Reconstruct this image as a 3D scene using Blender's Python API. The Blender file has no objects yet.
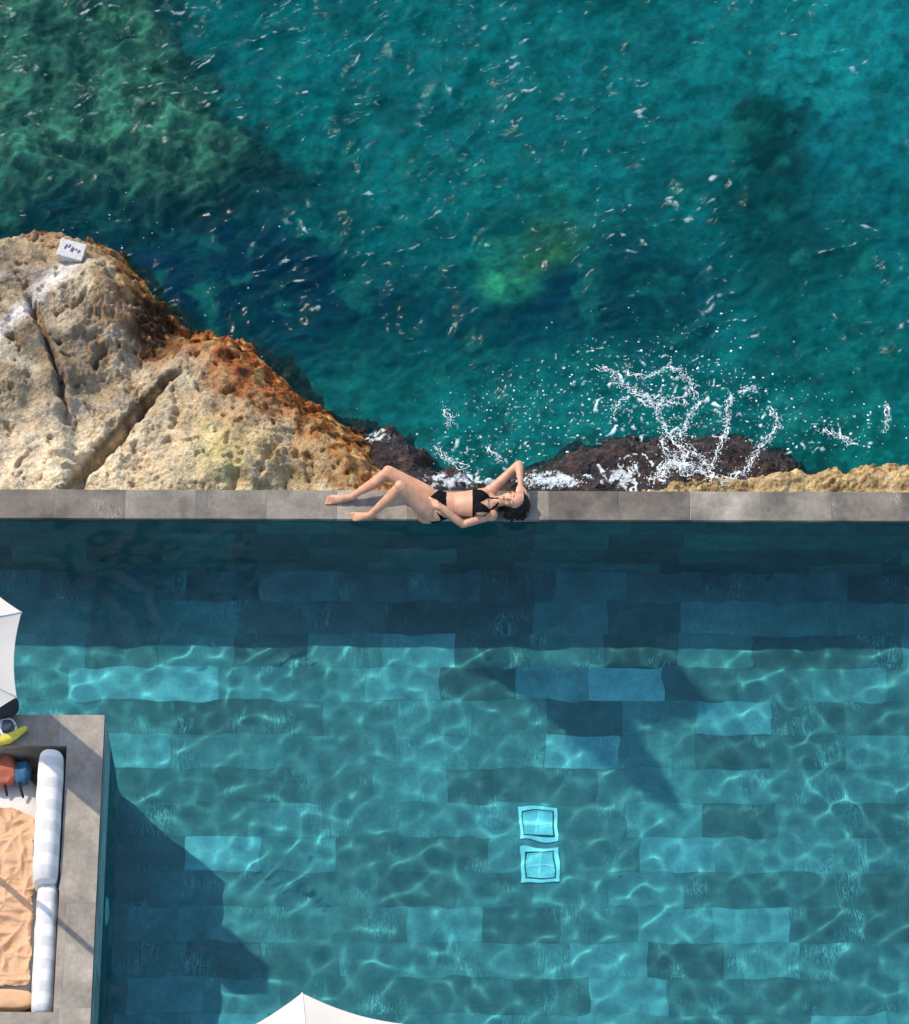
import bpy, math, random
import numpy as np
from mathutils import Vector, Matrix
random.seed(7); R0 = np.random.default_rng(11)
sc = bpy.context.scene; COL = sc.collection
rad = math.radians

# ------------------------------------------------------------------ camera model
TILT = rad(27); FPX = 4000.0; DIST = 34.8; ROLL = rad(-0.19)
F = np.array([0, math.sin(TILT), -math.cos(TILT)])
U_ = np.array([0, math.cos(TILT), math.sin(TILT)]); R_ = np.array([1.0, 0, 0])
CAM = np.array([0, -0.066, 0]) - DIST * F
CR = math.cos(ROLL) * R_ - math.sin(ROLL) * U_      # image right axis
CU = math.sin(ROLL) * R_ + math.cos(ROLL) * U_      # image up axis
def P(px, py, z=0.0):
    """world point at height z seen where the photograph shows (px, py)"""
    d = F * FPX + CR * (px - 454.5) - CU * (py - 512.0)
    t = (z - CAM[2]) / d[2]
    return CAM + d * t
def PW(px, py, zw, z):
    """the same below a water level zw, refracted"""
    p = P(px, py, zw); d = p - CAM; d /= np.linalg.norm(d)
    h = d[:2] / 1.33; c = math.sqrt(1 - h @ h)
    return p + np.array([h[0], h[1], -c]) * ((zw - z) / c)
def proj(X, Y, Z):
    dx, dy, dz = X - CAM[0], Y - CAM[1], Z - CAM[2]
    w = dx*F[0] + dy*F[1] + dz*F[2]
    return 454.5 + FPX*(dx*CR[0]+dy*CR[1]+dz*CR[2])/w, 512 - FPX*(dx*CU[0]+dy*CU[1]+dz*CU[2])/w

ZW = -0.035            # pool water
ZF = -1.46             # pool floor
ZS = -1.5              # sea level
ZD = 0.60              # raised ledge

# ------------------------------------------------------------------ numpy noise
def perlin(x, y, seed=0):
    xi = np.floor(x).astype(np.int64); yi = np.floor(y).astype(np.int64)
    xf = x - xi; yf = y - yi
    def g(ix, iy, fx, fy):
        h = (ix * 374761393 + iy * 668265263 + seed * 1442695041) & 0xffffffff
        h = ((h ^ (h >> 13)) * 1274126177) & 0xffffffff
        a = ((h ^ (h >> 16)) & 0xffff) / 65536.0 * 2 * np.pi
        return np.cos(a) * fx + np.sin(a) * fy
    u = xf**3*(xf*(xf*6-15)+10); v = yf**3*(yf*(yf*6-15)+10)
    n00 = g(xi, yi, xf, yf); n10 = g(xi+1, yi, xf-1, yf); n01 = g(xi, yi+1, xf, yf-1); n11 = g(xi+1, yi+1, xf-1, yf-1)
    return ((n00*(1-u)+n10*u)*(1-v) + (n01*(1-u)+n11*u)*v) * 1.5
def fbm(x, y, seed=0, o=4, g=.5, l=2.03):
    s = 0; a = 1; t = 0
    for k in range(o):
        s = s + a*perlin(x*l**k + 17.3*k, y*l**k - 9.1*k, seed+k*7); t += a; a *= g
    return s / t
def ridged(x, y, seed=0, o=4, g=.5):
    s = 0; a = 1; t = 0
    for k in range(o):
        s = s + a*(1-np.abs(perlin(x*2.07**k+5.1*k, y*2.07**k+3.3*k, seed+k*5))*1.7); t += a; a *= g
    return s / t
def ss(e0, e1, x):
    t = np.clip((x-e0)/(e1-e0), 0, 1); return t*t*(3-2*t)
def blob(px, py, cx, cy, rx, ry, rot=0, soft=1.0):
    c, s = math.cos(rad(rot)), math.sin(rad(rot))
    dx, dy = px-cx, py-cy
    a = (dx*c+dy*s)/rx; b = (-dx*s+dy*c)/ry
    return np.exp(-(a*a+b*b)**soft)
def segdist(px, py, pts):
    d = np.full(px.shape, 1e9)
    for (ax, ay), (bx, by) in zip(pts[:-1], pts[1:]):
        vx, vy = bx-ax, by-ay
        t = np.clip(((px-ax)*vx+(py-ay)*vy)/(vx*vx+vy*vy), 0, 1)
        d = np.minimum(d, np.hypot(px-ax-t*vx, py-ay-t*vy))
    return d
def inside(px, py, poly):
    r = np.zeros(px.shape, bool); n = len(poly)
    for i in range(n):
        (x1, y1), (x2, y2) = poly[i], poly[(i+1) % n]
        if y1 == y2: continue
        r ^= ((y1 > py) != (y2 > py)) & (px < (x2-x1)*(py-y1)/(y2-y1)+x1)
    return r

# ------------------------------------------------------------------ object helpers
def tag(o, label=None, cat=None, group=None, kind=None):
    if label: o['label'] = label
    if cat: o['category'] = cat
    if group: o['group'] = group
    if kind: o['kind'] = kind
    return o
def mesh_obj(name, verts, faces, mat=None, parent=None, smooth=False, loc=None):
    me = bpy.data.meshes.new(name)
    me.from_pydata([tuple(map(float, v)) for v in verts], [], [tuple(map(int, f)) for f in faces])
    me.update()
    if smooth: me.polygons.foreach_set('use_smooth', [True]*len(me.polygons))
    o = bpy.data.objects.new(name, me); COL.objects.link(o)
    if mat: me.materials.append(mat)
    if parent is not None:
        o.parent = parent
    return o
def grid_obj(name, X, Y, Z, mat, mask=None, attrs=None, parent=None):
    m, n = X.shape
    v = np.stack([X, Y, Z], -1).reshape(-1, 3)
    i = np.arange((m-1)*(n-1)); r = i//(n-1); c = i % (n-1); a = r*n+c
    f = np.stack([a, a+1, a+n+1, a+n], -1)
    idx = None
    if mask is not None:
        mk = mask.ravel(); f = f[mk[f].any(1)]
        used = np.unique(f); remap = -np.ones(len(v), np.int64); remap[used] = np.arange(len(used))
        v = v[used]; f = remap[f]; idx = used
    me = bpy.data.meshes.new(name)
    me.vertices.add(len(v)); me.vertices.foreach_set('co', v.ravel().astype(np.float32))
    me.loops.add(f.size); me.loops.foreach_set('vertex_index', f.ravel().astype(np.int32))
    me.polygons.add(len(f)); me.polygons.foreach_set('loop_start', (np.arange(len(f))*4).astype(np.int32))
    me.polygons.foreach_set('use_smooth', np.ones(len(f), bool))
    me.update(calc_edges=True)
    for k, A in (attrs or {}).items():
        A = np.asarray(A)
        if A.ndim == 2:
            A = A.ravel()
            if idx is not None: A = A[idx]
            at = me.attributes.new(k, 'FLOAT', 'POINT'); at.data.foreach_set('value', A.astype(np.float32))
        else:
            A = A.reshape(-1, 3)
            if idx is not None: A = A[idx]
            at = me.attributes.new(k, 'FLOAT_COLOR', 'POINT')
            at.data.foreach_set('color', np.concatenate([A, np.ones((len(A), 1))], 1).ravel().astype(np.float32))
    o = bpy.data.objects.new(name, me); COL.objects.link(o)
    if mat: me.materials.append(mat)
    if parent is not None: o.parent = parent
    return o
def empty(name, loc=(0, 0, 0)):
    o = bpy.data.objects.new(name, None); COL.objects.link(o); o.location = loc; o.empty_display_size = .1; return o
def child(o, root):
    o.parent = root; o.matrix_parent_inverse = Matrix.Translation(-Vector(root.location)); return o
class MB:
    def __init__(s): s.v = []; s.f = []; s.uv = []
    def quad(s, a, b, c, d, uv=None):
        n = len(s.v); s.v += [a, b, c, d]; s.f.append((n, n+1, n+2, n+3)); s.uv += uv or [(0, 0)]*4
    def box(s, x0, x1, y0, y1, z0, z1):
        """box with metric UVs per side"""
        q = s.quad
        q((x0,y0,z1),(x1,y0,z1),(x1,y1,z1),(x0,y1,z1), [(x0,y0),(x1,y0),(x1,y1),(x0,y1)])
        q((x0,y1,z0),(x1,y1,z0),(x1,y0,z0),(x0,y0,z0), [(x0,y1),(x1,y1),(x1,y0),(x0,y0)])
        q((x0,y0,z0),(x1,y0,z0),(x1,y0,z1),(x0,y0,z1), [(x0,z0),(x1,z0),(x1,z1),(x0,z1)])
        q((x1,y1,z0),(x0,y1,z0),(x0,y1,z1),(x1,y1,z1), [(x1,z0),(x0,z0),(x0,z1),(x1,z1)])
        q((x1,y0,z0),(x1,y1,z0),(x1,y1,z1),(x1,y0,z1), [(y0,z0),(y1,z0),(y1,z1),(y0,z1)])
        q((x0,y1,z0),(x0,y0,z0),(x0,y0,z1),(x0,y1,z1), [(y1,z0),(y0,z0),(y0,z1),(y1,z1)])
    def build(s, name, mat, parent=None, bevel=0, weld=False):
        o = mesh_obj(name, s.v, s.f, mat)
        ul = o.data.uv_layers.new(name='UVMap'); ul.data.foreach_set('uv', np.array(s.uv, np.float32).ravel())
        if bevel:
            w = o.modifiers.new('w', 'WELD'); w.merge_threshold = 1e-4
            b = o.modifiers.new('b', 'BEVEL'); b.width = bevel; b.segments = 2; b.limit_method = 'ANGLE'
        if parent is not None: child(o, parent)
        return o
def ring_loft(stations, seg=20, up=(0, 0, 1)):
    """closed tapered tube: stations (centre, half width, half depth)"""
    C = [np.array(s[0], float) for s in stations]; V = []; Fc = []
    n = len(C); up = np.array(up, float)
    for i in range(n):
        t = C[min(i+1, n-1)] - C[max(i-1, 0)]; t /= np.linalg.norm(t)+1e-9
        s = np.cross(up, t)
        if np.linalg.norm(s) < .15: s = np.cross(np.array([0, 1.0, 0]), t)
        s /= np.linalg.norm(s); w = np.cross(t, s)
        for k in range(seg):
            a = 2*math.pi*k/seg
            V.append(C[i] + s*math.cos(a)*stations[i][1] + w*math.sin(a)*stations[i][2])
    for i in range(n-1):
        for k in range(seg):
            a = i*seg+k; b = i*seg+(k+1) % seg
            Fc.append((a, b, b+seg, a+seg))
    for i, sgn in ((0, -1), (n-1, 1)):
        t = C[min(i+1, n-1)] - C[max(i-1, 0)]; t /= np.linalg.norm(t)+1e-9
        V.append(C[i] + t*sgn*min(stations[i][1], stations[i][2])*.75); c = len(V)-1
        for k in range(seg):
            a = i*seg+k; b = i*seg+(k+1) % seg
            Fc.append((b, a, c) if i == 0 else (a, b, c))
    return V, Fc
def ellipsoid(c, ax, r, seg=18, rings=12):
    """ax: 3 unit vectors, r: 3 radii"""
    V = []; Fc = []; c = np.array(c, float)
    for i in range(rings+1):
        th = math.pi*i/rings
        for k in range(seg):
            a = 2*math.pi*k/seg
            V.append(c + ax[0]*r[0]*math.sin(th)*math.cos(a) + ax[1]*r[1]*math.sin(th)*math.sin(a) + ax[2]*r[2]*math.cos(th))
    for i in range(rings):
        for k in range(seg):
            a = i*seg+k; b = i*seg+(k+1) % seg
            Fc.append((a, a+seg, b+seg, b))
    return V, Fc
def capsule(a, b, ra, rb, seg=12):
    a = np.array(a, float); b = np.array(b, float); d = b-a; L = np.linalg.norm(d); d /= L
    st = [(a-d*ra*.7, ra*.7, ra*.7), (a, ra, ra), (b, rb, rb), (b+d*rb*.7, rb*.7, rb*.7)]
    return ring_loft(st, seg)
def join(parts):
    V = []; Fc = []
    for v, f in parts:
        n = len(V); V += list(v); Fc += [tuple(i+n for i in q) for q in f]
    return V, Fc
def remeshed(parts, voxel, smooth_it=4, fac=.5):
    V, Fc = join(parts)
    o = mesh_obj('tmp', V, Fc)
    w = o.modifiers.new('w', 'WELD'); w.merge_threshold = 1e-5
    m = o.modifiers.new('r', 'REMESH'); m.mode = 'VOXEL'; m.voxel_size = voxel
    s = o.modifiers.new('s', 'SMOOTH'); s.iterations = smooth_it; s.factor = fac
    dg = bpy.context.evaluated_depsgraph_get(); dg.update()
    me = bpy.data.meshes.new_from_object(o.evaluated_get(dg))
    bpy.data.objects.remove(o)
    me.polygons.foreach_set('use_smooth', [True]*len(me.polygons))
    return me
def recv(o): o.cycles.is_caustics_receiver = True; return o

# ------------------------------------------------------------------ node helpers
class NT:
    def __init__(s, name):
        s.m = bpy.data.materials.new(name); s.m.use_nodes = True; s.t = s.m.node_tree
        s.b = s.t.nodes['Principled BSDF']; s.out = s.t.nodes['Material Output']
    def n(s, typ, **kw):
        nd = s.t.nodes.new(typ)
        for k, v in kw.items():
            if k.startswith('i_'):
                key = k[2:].replace('_', ' ')
                key = int(key) if key.isdigit() else key
                s.set(nd.inputs[key], v)
            else: setattr(nd, k, v)
        return nd
    def set(s, sock, v):
        if isinstance(v, bpy.types.NodeSocket): s.t.links.new(v, sock)
        elif isinstance(v, (tuple, list)) and len(v) == 3 and sock.type == 'RGBA': sock.default_value = (*v, 1)
        else: sock.default_value = v
    def math(s, op, a, b=0.0, c=0.0, clamp=False):
        nd = s.t.nodes.new('ShaderNodeMath'); nd.operation = op; nd.use_clamp = clamp
        s.set(nd.inputs[0], a); s.set(nd.inputs[1], b)
        if op in ('MULTIPLY_ADD', 'SMOOTH_MIN'): s.set(nd.inputs[2], c)
        return nd.outputs[0]
    def mix(s, fac, a, b, blend='MIX'):
        nd = s.t.nodes.new('ShaderNodeMix'); nd.data_type = 'RGBA'; nd.blend_type = blend
        s.set(nd.inputs['Factor'], fac)
        s.set([i for i in nd.inputs if i.name == 'A' and i.type == 'RGBA'][0], a)
        s.set([i for i in nd.inputs if i.name == 'B' and i.type == 'RGBA'][0], b)
        return [o for o in nd.outputs if o.type == 'RGBA'][0]
    def noise(s, vec, scale, detail=4, rough=.5, dist=0, col=False, dim='3D'):
        nd = s.n('ShaderNodeTexNoise', noise_dimensions=dim)
        if vec is not None: s.set(nd.inputs['Vector'], vec)
        nd.inputs['Scale'].default_value = scale; nd.inputs['Detail'].default_value = detail
        nd.inputs['Roughness'].default_value = rough; nd.inputs['Distortion'].default_value = dist
        return nd.outputs['Color' if col else 'Fac']
    def ramp(s, fac, stops, interp='LINEAR'):
        nd = s.n('ShaderNodeValToRGB'); cr = nd.color_ramp; cr.interpolation = interp
        while len(cr.elements) > 1: cr.elements.remove(cr.elements[-1])
        for i, (p, c) in enumerate(stops):
            e = cr.elements[0] if i == 0 else cr.elements.new(p)
            e.position = p; e.color = (*c, 1) if isinstance(c, tuple) else (c, c, c, 1)
        s.set(nd.inputs[0], fac); return nd.outputs['Color']
    def rng(s, v, a, b, c=0.0, d=1.0):
        nd = s.n('ShaderNodeMapRange'); nd.clamp = True
        s.set(nd.inputs[0], v); 
        for i, x in enumerate((a, b, c, d)): s.set(nd.inputs[i+1], x)
        return nd.outputs[0]
    def mapping(s, vec, scale=(1, 1, 1), loc=(0, 0, 0), rot=(0, 0, 0)):
        nd = s.n('ShaderNodeMapping'); s.set(nd.inputs['Vector'], vec)
        nd.inputs['Scale'].default_value = scale; nd.inputs['Location'].default_value = loc; nd.inputs['Rotation'].default_value = rot
        return nd.outputs[0]
    def bump(s, h, strength=.5, dist=.01, normal=None):
        nd = s.n('ShaderNodeBump'); nd.inputs['Strength'].default_value = strength; nd.inputs['Distance'].default_value = dist
        s.set(nd.inputs['Height'], h)
        if normal: s.set(nd.inputs['Normal'], normal)
        return nd.outputs[0]
    def pos(s): return s.n('ShaderNodeNewGeometry').outputs['Position']
    def obj(s): return s.n('ShaderNodeTexCoord').outputs['Object']
    def uv(s): return s.n('ShaderNodeTexCoord').outputs['UV']
    def attr(s, name, out='Fac'): return s.n('ShaderNodeAttribute', attribute_name=name).outputs[out]
    def fin(s, col=None, rough=None, normal=None, spec=None):
        if col is not None: s.set(s.b.inputs['Base Color'], col)
        if rough is not None: s.set(s.b.inputs['Roughness'], rough)
        if normal is not None: s.set(s.b.inputs['Normal'], normal)
        if spec is not None: s.set(s.b.inputs['Specular IOR Level'], spec)
        return s.m
def simple(name, col, rough=.6, nscale=30, namt=.15, bump=.1, spec=.4):
    m = NT(name); n = m.noise(m.obj(), nscale, 5)
    f = m.rng(n, .25, .75, 1-namt, 1+namt)
    c = m.mix(1.0, col, m.n('ShaderNodeCombineColor', i_0=f, i_1=f, i_2=f).outputs[0], 'MULTIPLY')
    return m.fin(c, rough, m.bump(n, bump, .004), spec)

# ------------------------------------------------------------------ materials
def slate(name, tw, th, palette, grout, vein=.5, off=0.0, rowshift=.37, veincol=(.5, .6, .6), groutw=.004, gm=.7):
    m = NT(name); uv = m.uv()
    sp = m.n('ShaderNodeSeparateXYZ', i_0=uv)
    v = m.math('DIVIDE', m.math('ADD', sp.outputs[1], off+100*th), th); row = m.math('FLOOR', v)
    w1 = m.n('ShaderNodeTexWhiteNoise', noise_dimensions='1D', i_W=m.math('MULTIPLY', row, rowshift*3.1)).outputs['Value']
    u = m.math('ADD', m.math('DIVIDE', m.math('ADD', sp.outputs[0], 50.0), tw), m.math('MULTIPLY', w1, 3.0))
    colm = m.math('FLOOR', u)
    cell = m.n('ShaderNodeCombineXYZ', i_0=colm, i_1=row).outputs[0]
    wn = m.n('ShaderNodeTexWhiteNoise', noise_dimensions='3D'); m.set(wn.inputs['Vector'], cell)
    tone = m.ramp(wn.outputs['Value'], palette)
    fu = m.math('FRACT', u); fv = m.math('FRACT', v)
    eu = m.math('MULTIPLY', m.math('MINIMUM', fu, m.math('SUBTRACT', 1.0, fu)), tw)
    ev = m.math('MULTIPLY', m.math('MINIMUM', fv, m.math('SUBTRACT', 1.0, fv)), th)
    g = m.rng(m.math('MINIMUM', eu, ev), groutw*.4, groutw, 1, 0)
    # per tile offset for the stone figure
    offv = m.n('ShaderNodeVectorMath', operation='MULTIPLY_ADD'); m.set(offv.inputs[0], wn.outputs['Color']); offv.inputs[1].default_value = (9, 9, 9); m.set(offv.inputs[2], uv)
    big = m.noise(offv.outputs[0], 3.5, 6, .6); fine = m.noise(offv.outputs[0], 26, 5, .65)
    f = m.math('MULTIPLY', m.rng(big, .3, .7, .72, 1.28), m.rng(fine, .25, .75, .82, 1.18))
    base = m.mix(1.0, tone, m.n('ShaderNodeCombineColor', i_0=f, i_1=f, i_2=f).outputs[0], 'MULTIPLY')
    # chalky scratches: stretched ridges inside patches
    def lines(rot, sc_, thr):
        mp = m.mapping(offv.outputs[0], sc_, rot=(0, 0, rot))
        n = m.noise(mp, 5, 3, .5, .6)
        r = m.math('ABSOLUTE', m.math('SUBTRACT', n, .5))
        return m.rng(r, 0, thr, 1, 0)
    l1 = lines(.25, (7, .9, 1), .018); l2 = lines(1.5, (6, .7, 1), .016); l3 = lines(-.5, (5, .8, 1), .014)
    l = m.math('MAXIMUM', l1, m.math('MAXIMUM', l2, l3))
    pm = m.rng(m.noise(offv.outputs[0], 2.6, 2), .54, .72)
    l = m.math('MULTIPLY', m.math('MULTIPLY', l, pm), vein)
    base = m.mix(l, base, veincol)
    base = m.mix(m.math('MULTIPLY', g, gm), base, grout)
    hgt = m.math('SUBTRACT', m.math('MULTIPLY', fine, .4), g)
    return m.fin(base, .55, m.bump(hgt, .35, .004), .3)
M = {}
M['floor'] = slate('pool_floor_slate', .655, .322,
    [(0, (.09, .105, .11)), (.25, (.13, .165, .17)), (.6, (.165, .215, .22)), (.88, (.19, .25, .26)), (.95, (.25, .33, .345)), (1, (.36, .44, .465))], (.10, .16, .16), .9, off=.1, gm=.4)
M['wall'] = slate('pool_wall_slate', .655, .40,
    [(0, (.09, .17, .175)), (.6, (.13, .24, .24)), (1, (.20, .33, .33))], (.07, .11, .11), .6, off=.0, gm=.5)
M['coping'] = slate('coping_slate', .615, .60,
    [(0, (.12, .10, .078)), (.35, (.18, .155, .122)), (.7, (.225, .195, .155)), (1, (.29, .25, .20))], (.09, .085, .075), .45, off=.23, veincol=(.55, .54, .5))
def stain(mat, amt):
    t = mat.node_tree; bs = t.nodes['Principled BSDF']; src_ = bs.inputs['Base Color'].links[0].from_socket
    g = t.nodes.new('ShaderNodeNewGeometry'); n = t.nodes.new('ShaderNodeTexNoise'); n.inputs['Scale'].default_value = 2.3; n.inputs['Detail'].default_value = 8; n.inputs['Roughness'].default_value = .65
    t.links.new(g.outputs['Position'], n.inputs['Vector'])
    mr = t.nodes.new('ShaderNodeMapRange'); t.links.new(n.outputs['Fac'], mr.inputs[0]); mr.inputs[1].default_value = .38; mr.inputs[2].default_value = .62; mr.inputs[3].default_value = 1-amt; mr.inputs[4].default_value = 1+amt*.6
    vm = t.nodes.new('ShaderNodeVectorMath'); vm.operation = 'SCALE'; t.links.new(src_, vm.inputs[0]); t.links.new(mr.outputs[0], vm.inputs['Scale']); t.links.new(vm.outputs[0], bs.inputs['Base Color'])
    mr2 = t.nodes.new('ShaderNodeMapRange'); t.links.new(n.outputs['Fac'], mr2.inputs[0]); mr2.inputs[1].default_value = .4; mr2.inputs[2].default_value = .55; mr2.inputs[3].default_value = .3; mr2.inputs[4].default_value = .7; t.links.new(mr2.outputs[0], bs.inputs['Roughness'])
stain(M['coping'], .38)
M['ledge'] = slate('ledge_stone', .62, .9,
    [(0, (.205, .175, .135)), (1, (.28, .24, .19))], (.22, .2, .17), .25, off=.35, veincol=(.6, .57, .5))

stain(M['ledge'], .25)
def pool_water_mat():
    m = NT('pool_water'); t = m.t; t.nodes.remove(m.b)
    r = m.n('ShaderNodeBsdfRefraction', i_IOR=1.33, i_Roughness=0.0); m.set(r.inputs['Color'], (.45, .955, .99))
    g = m.n('ShaderNodeBsdfGlossy', i_Roughness=.03)
    fr = m.n('ShaderNodeFresnel', i_IOR=1.33)
    mx = m.n('ShaderNodeMixShader', i_0=m.math('MULTIPLY', fr.outputs[0], .6), i_1=r.outputs[0], i_2=g.outputs[0])
    t.links.new(mx.outputs[0], m.out.inputs[0]); return m.m
M['pwater'] = pool_water_mat()

def sea_mat():
    m = NT('sea_water'); t = m.t
    p = m.pos()
    n1 = m.noise(m.mapping(p, (1, 1.8, 1), rot=(0, 0, rad(-25))), 9, 5, .6, .4); n2 = m.noise(p, 40, 4, .6)
    bp = m.bump(m.math('MULTIPLY', m.math('ADD', n1, m.math('MULTIPLY', n2, .2)), m.math('ADD', m.attr('gust'), .3)), .33, .02)
    tint = (.60, .92, .94)
    tr = m.n('ShaderNodeBsdfTransparent'); m.set(tr.inputs[0], tint)
    rf = m.n('ShaderNodeBsdfRefraction', i_IOR=1.33, i_Roughness=.0, i_Normal=bp); m.set(rf.inputs['Color'], tint)
    see = m.n('ShaderNodeMixShader', i_0=.25, i_1=tr.outputs[0], i_2=rf.outputs[0])
    df = m.n('ShaderNodeBsdfDiffuse', i_Normal=bp); m.set(df.inputs[0], (.0, .06, .07))
    body = m.n('ShaderNodeMixShader', i_0=.2, i_1=see.outputs[0], i_2=df.outputs[0])
    g = m.n('ShaderNodeBsdfGlossy', i_Roughness=.14, i_Normal=bp)
    fr = m.n('ShaderNodeFresnel', i_IOR=1.33, i_Normal=bp)
    w = m.n('ShaderNodeMixShader', i_0=m.math('MULTIPLY', fr.outputs[0], .2), i_1=body.outputs[0], i_2=g.outputs[0])
    fo = m.n('ShaderNodeBsdfDiffuse'); m.set(fo.inputs[0], (.62, .74, .75))
    fa = m.attr('foam'); nf = m.noise(p, 60, 4, .7)
    fm = m.rng(m.math('ADD', fa, m.math('MULTIPLY', m.math('SUBTRACT', nf, .5), m.math('MULTIPLY', fa, 1.6))), .12, .75)
    fin = m.n('ShaderNodeMixShader', i_0=fm, i_1=w.outputs[0], i_2=fo.outputs[0])
    t.links.new(fin.outputs[0], m.out.inputs[0]); t.nodes.remove(m.b); return m.m
M['sea'] = sea_mat()
def seabed_mat():
    m = NT('seabed'); p = m.pos(); c = m.attr('col', 'Color')
    n = m.noise(p, 6, 8, .68, .5); n2 = m.noise(p, 22, 5, .7)
    f = m.math('MULTIPLY', m.rng(n, .32, .68, .55, 1.25), m.rng(n2, .3, .7, .75, 1.25))
    c = m.mix(1.0, c, m.n('ShaderNodeCombineColor', i_0=f, i_1=f, i_2=f).outputs[0], 'MULTIPLY')
    return m.fin(c, .95, m.bump(n, .6, .05), .1)
M['seabed'] = seabed_mat()
def rock_mat(name, wet=False):
    m = NT(name); p = m.pos(); c = m.attr('col', 'Color')
    n1 = m.noise(p, 7, 8, .7, .3); n2 = m.noise(p, 35, 8, .75); n3 = m.noise(p, 130, 4, .6)
    vo = m.n('ShaderNodeTexVoronoi', feature='F1'); m.set(vo.inputs['Vector'], m.noise(p, 9, 4, .6, 0, True)); 
    v2 = m.n('ShaderNodeTexVoronoi', feature='F1'); m.set(v2.inputs['Vector'], p); v2.inputs['Scale'].default_value = 38
    f = m.math('MULTIPLY', m.rng(n1, .3, .7, .6, 1.35), m.rng(n2, .3, .7, .62, 1.38))
    f = m.math('MULTIPLY', f, m.rng(n3, .3, .7, .85, 1.15))
    c = m.mix(1.0, c, m.n('ShaderNodeCombineColor', i_0=f, i_1=f, i_2=f).outputs[0], 'MULTIPLY')
    warm = m.rng(m.noise(p, 16, 4, .6), .45, .65)
    c = m.mix(m.math('MULTIPLY', warm, .45), c, m.mix(1.0, c, (1.25, .92, .62), 'MULTIPLY'))
    h = m.math('ADD', m.math('ADD', n2, m.math('MULTIPLY', n3, .3)), m.math('MULTIPLY', v2.outputs['Distance'], -.5))
    if wet:
        fo = m.rng(m.math('ADD', m.attr('foam'), m.math('MULTIPLY', m.math('SUBTRACT', n2, .5), 1.2)), .45, .6)
        c = m.mix(fo, c, (.75, .8, .8))
    return m.fin(c, .35 if wet else .9, m.bump(h, .9, .03), .5 if wet else .2)
M['rock'] = rock_mat('dry_rock'); M['wet'] = rock_mat('wet_rock', True)
M['foam'] = simple('white_foam', (.74, .79, .79), .5, 60, .1)
M['white'] = simple('white_plastic', (.86, .88, .88), .4)
M['grill'] = simple('grill_grey', (.55, .68, .70), .4)

# ------------------------------------------------------------------ pool shell
x_L, x_Rr = -9.0, 8.5
yc0 = P(454, 519.5, 0)[1]; yc1 = P(454, 490.5, 0)[1]
y_S = -9.0
coping = MB(); coping.box(x_L, x_Rr, yc0, yc1, -.05, 0)
o = coping.build('pool_coping', M['coping'], bevel=.006)
tag(o, 'long grey slate coping forming the edge between pool and sea', 'coping')
rw = MB(); rw.box(x_L, x_Rr, yc0+.006, yc1-.02, -5, -.05)
o = recv(rw.build('retaining_wall', M['wall'])); tag(o, 'dark tiled pool wall under the slate coping', 'wall')
# inner face sheet of the pool wall with its own tiles
fl = MB(); fl.quad((x_L, y_S, ZF), (x_Rr, y_S, ZF), (x_Rr, yc0+.01, ZF), (x_L, yc0+.01, ZF), [(x_L, y_S), (x_Rr, y_S), (x_Rr, yc0+.01), (x_L, yc0+.01)])
tag(recv(fl.build('pool_floor', M['floor'])), kind='structure')
for nm, b in (('pool_wall', (x_L-.3, x_Rr+.3, y_S-.3, y_S, -3, .0)), ('pool_wall', (x_Rr, x_Rr+.3, y_S, yc1, -3, .0)), ('pool_wall', (x_L-.3, x_L, y_S, yc1, -3, .0))):
    q = MB(); q.box(*b); o = recv(q.build(nm, M['wall'])); tag(o, kind='structure')
# water with real ripples: sun is refracted through them
def waves(X, Y):
    Z = 0*X; r = np.random.default_rng(3)
    for k in range(60):
        lam = r.uniform(.11, .33) if k < 50 else r.uniform(.5, 1.2); th = r.uniform(0, 2*np.pi); ph = r.uniform(0, 6.28)
        Z += WAMP*(1 if k < 50 else .5)*lam**1.7*np.sin(2*np.pi/lam*(X*np.cos(th)+Y*np.sin(th))+ph)
    Z *= .86+.7*fbm(X*.7, Y*.9, 77, 3)
    # little rings thrown back by the ledge wall
    cx, cy = P(40, 660, 0)[:2]; d = np.hypot(X-cx, Y-cy) + .10*fbm(X*1.2, Y*1.2, 9, 2)
    Z += .0009*np.sin(2*np.pi*d/.19)*np.exp(-((d-1.5)/.55)**2)*ss(-.9, .2, X-cx-.8*(Y-cy)-2.2)
    return Z
WAMP = .0025
xs = np.arange(x_L, x_Rr+.001, .013); ys = np.arange(y_S, yc0-.005, .013); ys = np.append(ys, yc0)
xs = xs[(xs > -5.2) & (xs < 5.2)]; ys = ys[ys > -5.9]
X, Y = np.meshgrid(np.concatenate([[x_L], xs, [x_Rr]]), np.concatenate([[y_S], ys]))
o = grid_obj('pool_water', X, Y, ZW + waves(X, Y), M['pwater']); tag(o, kind='structure'); o.cycles.is_caustics_caster = True

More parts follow.
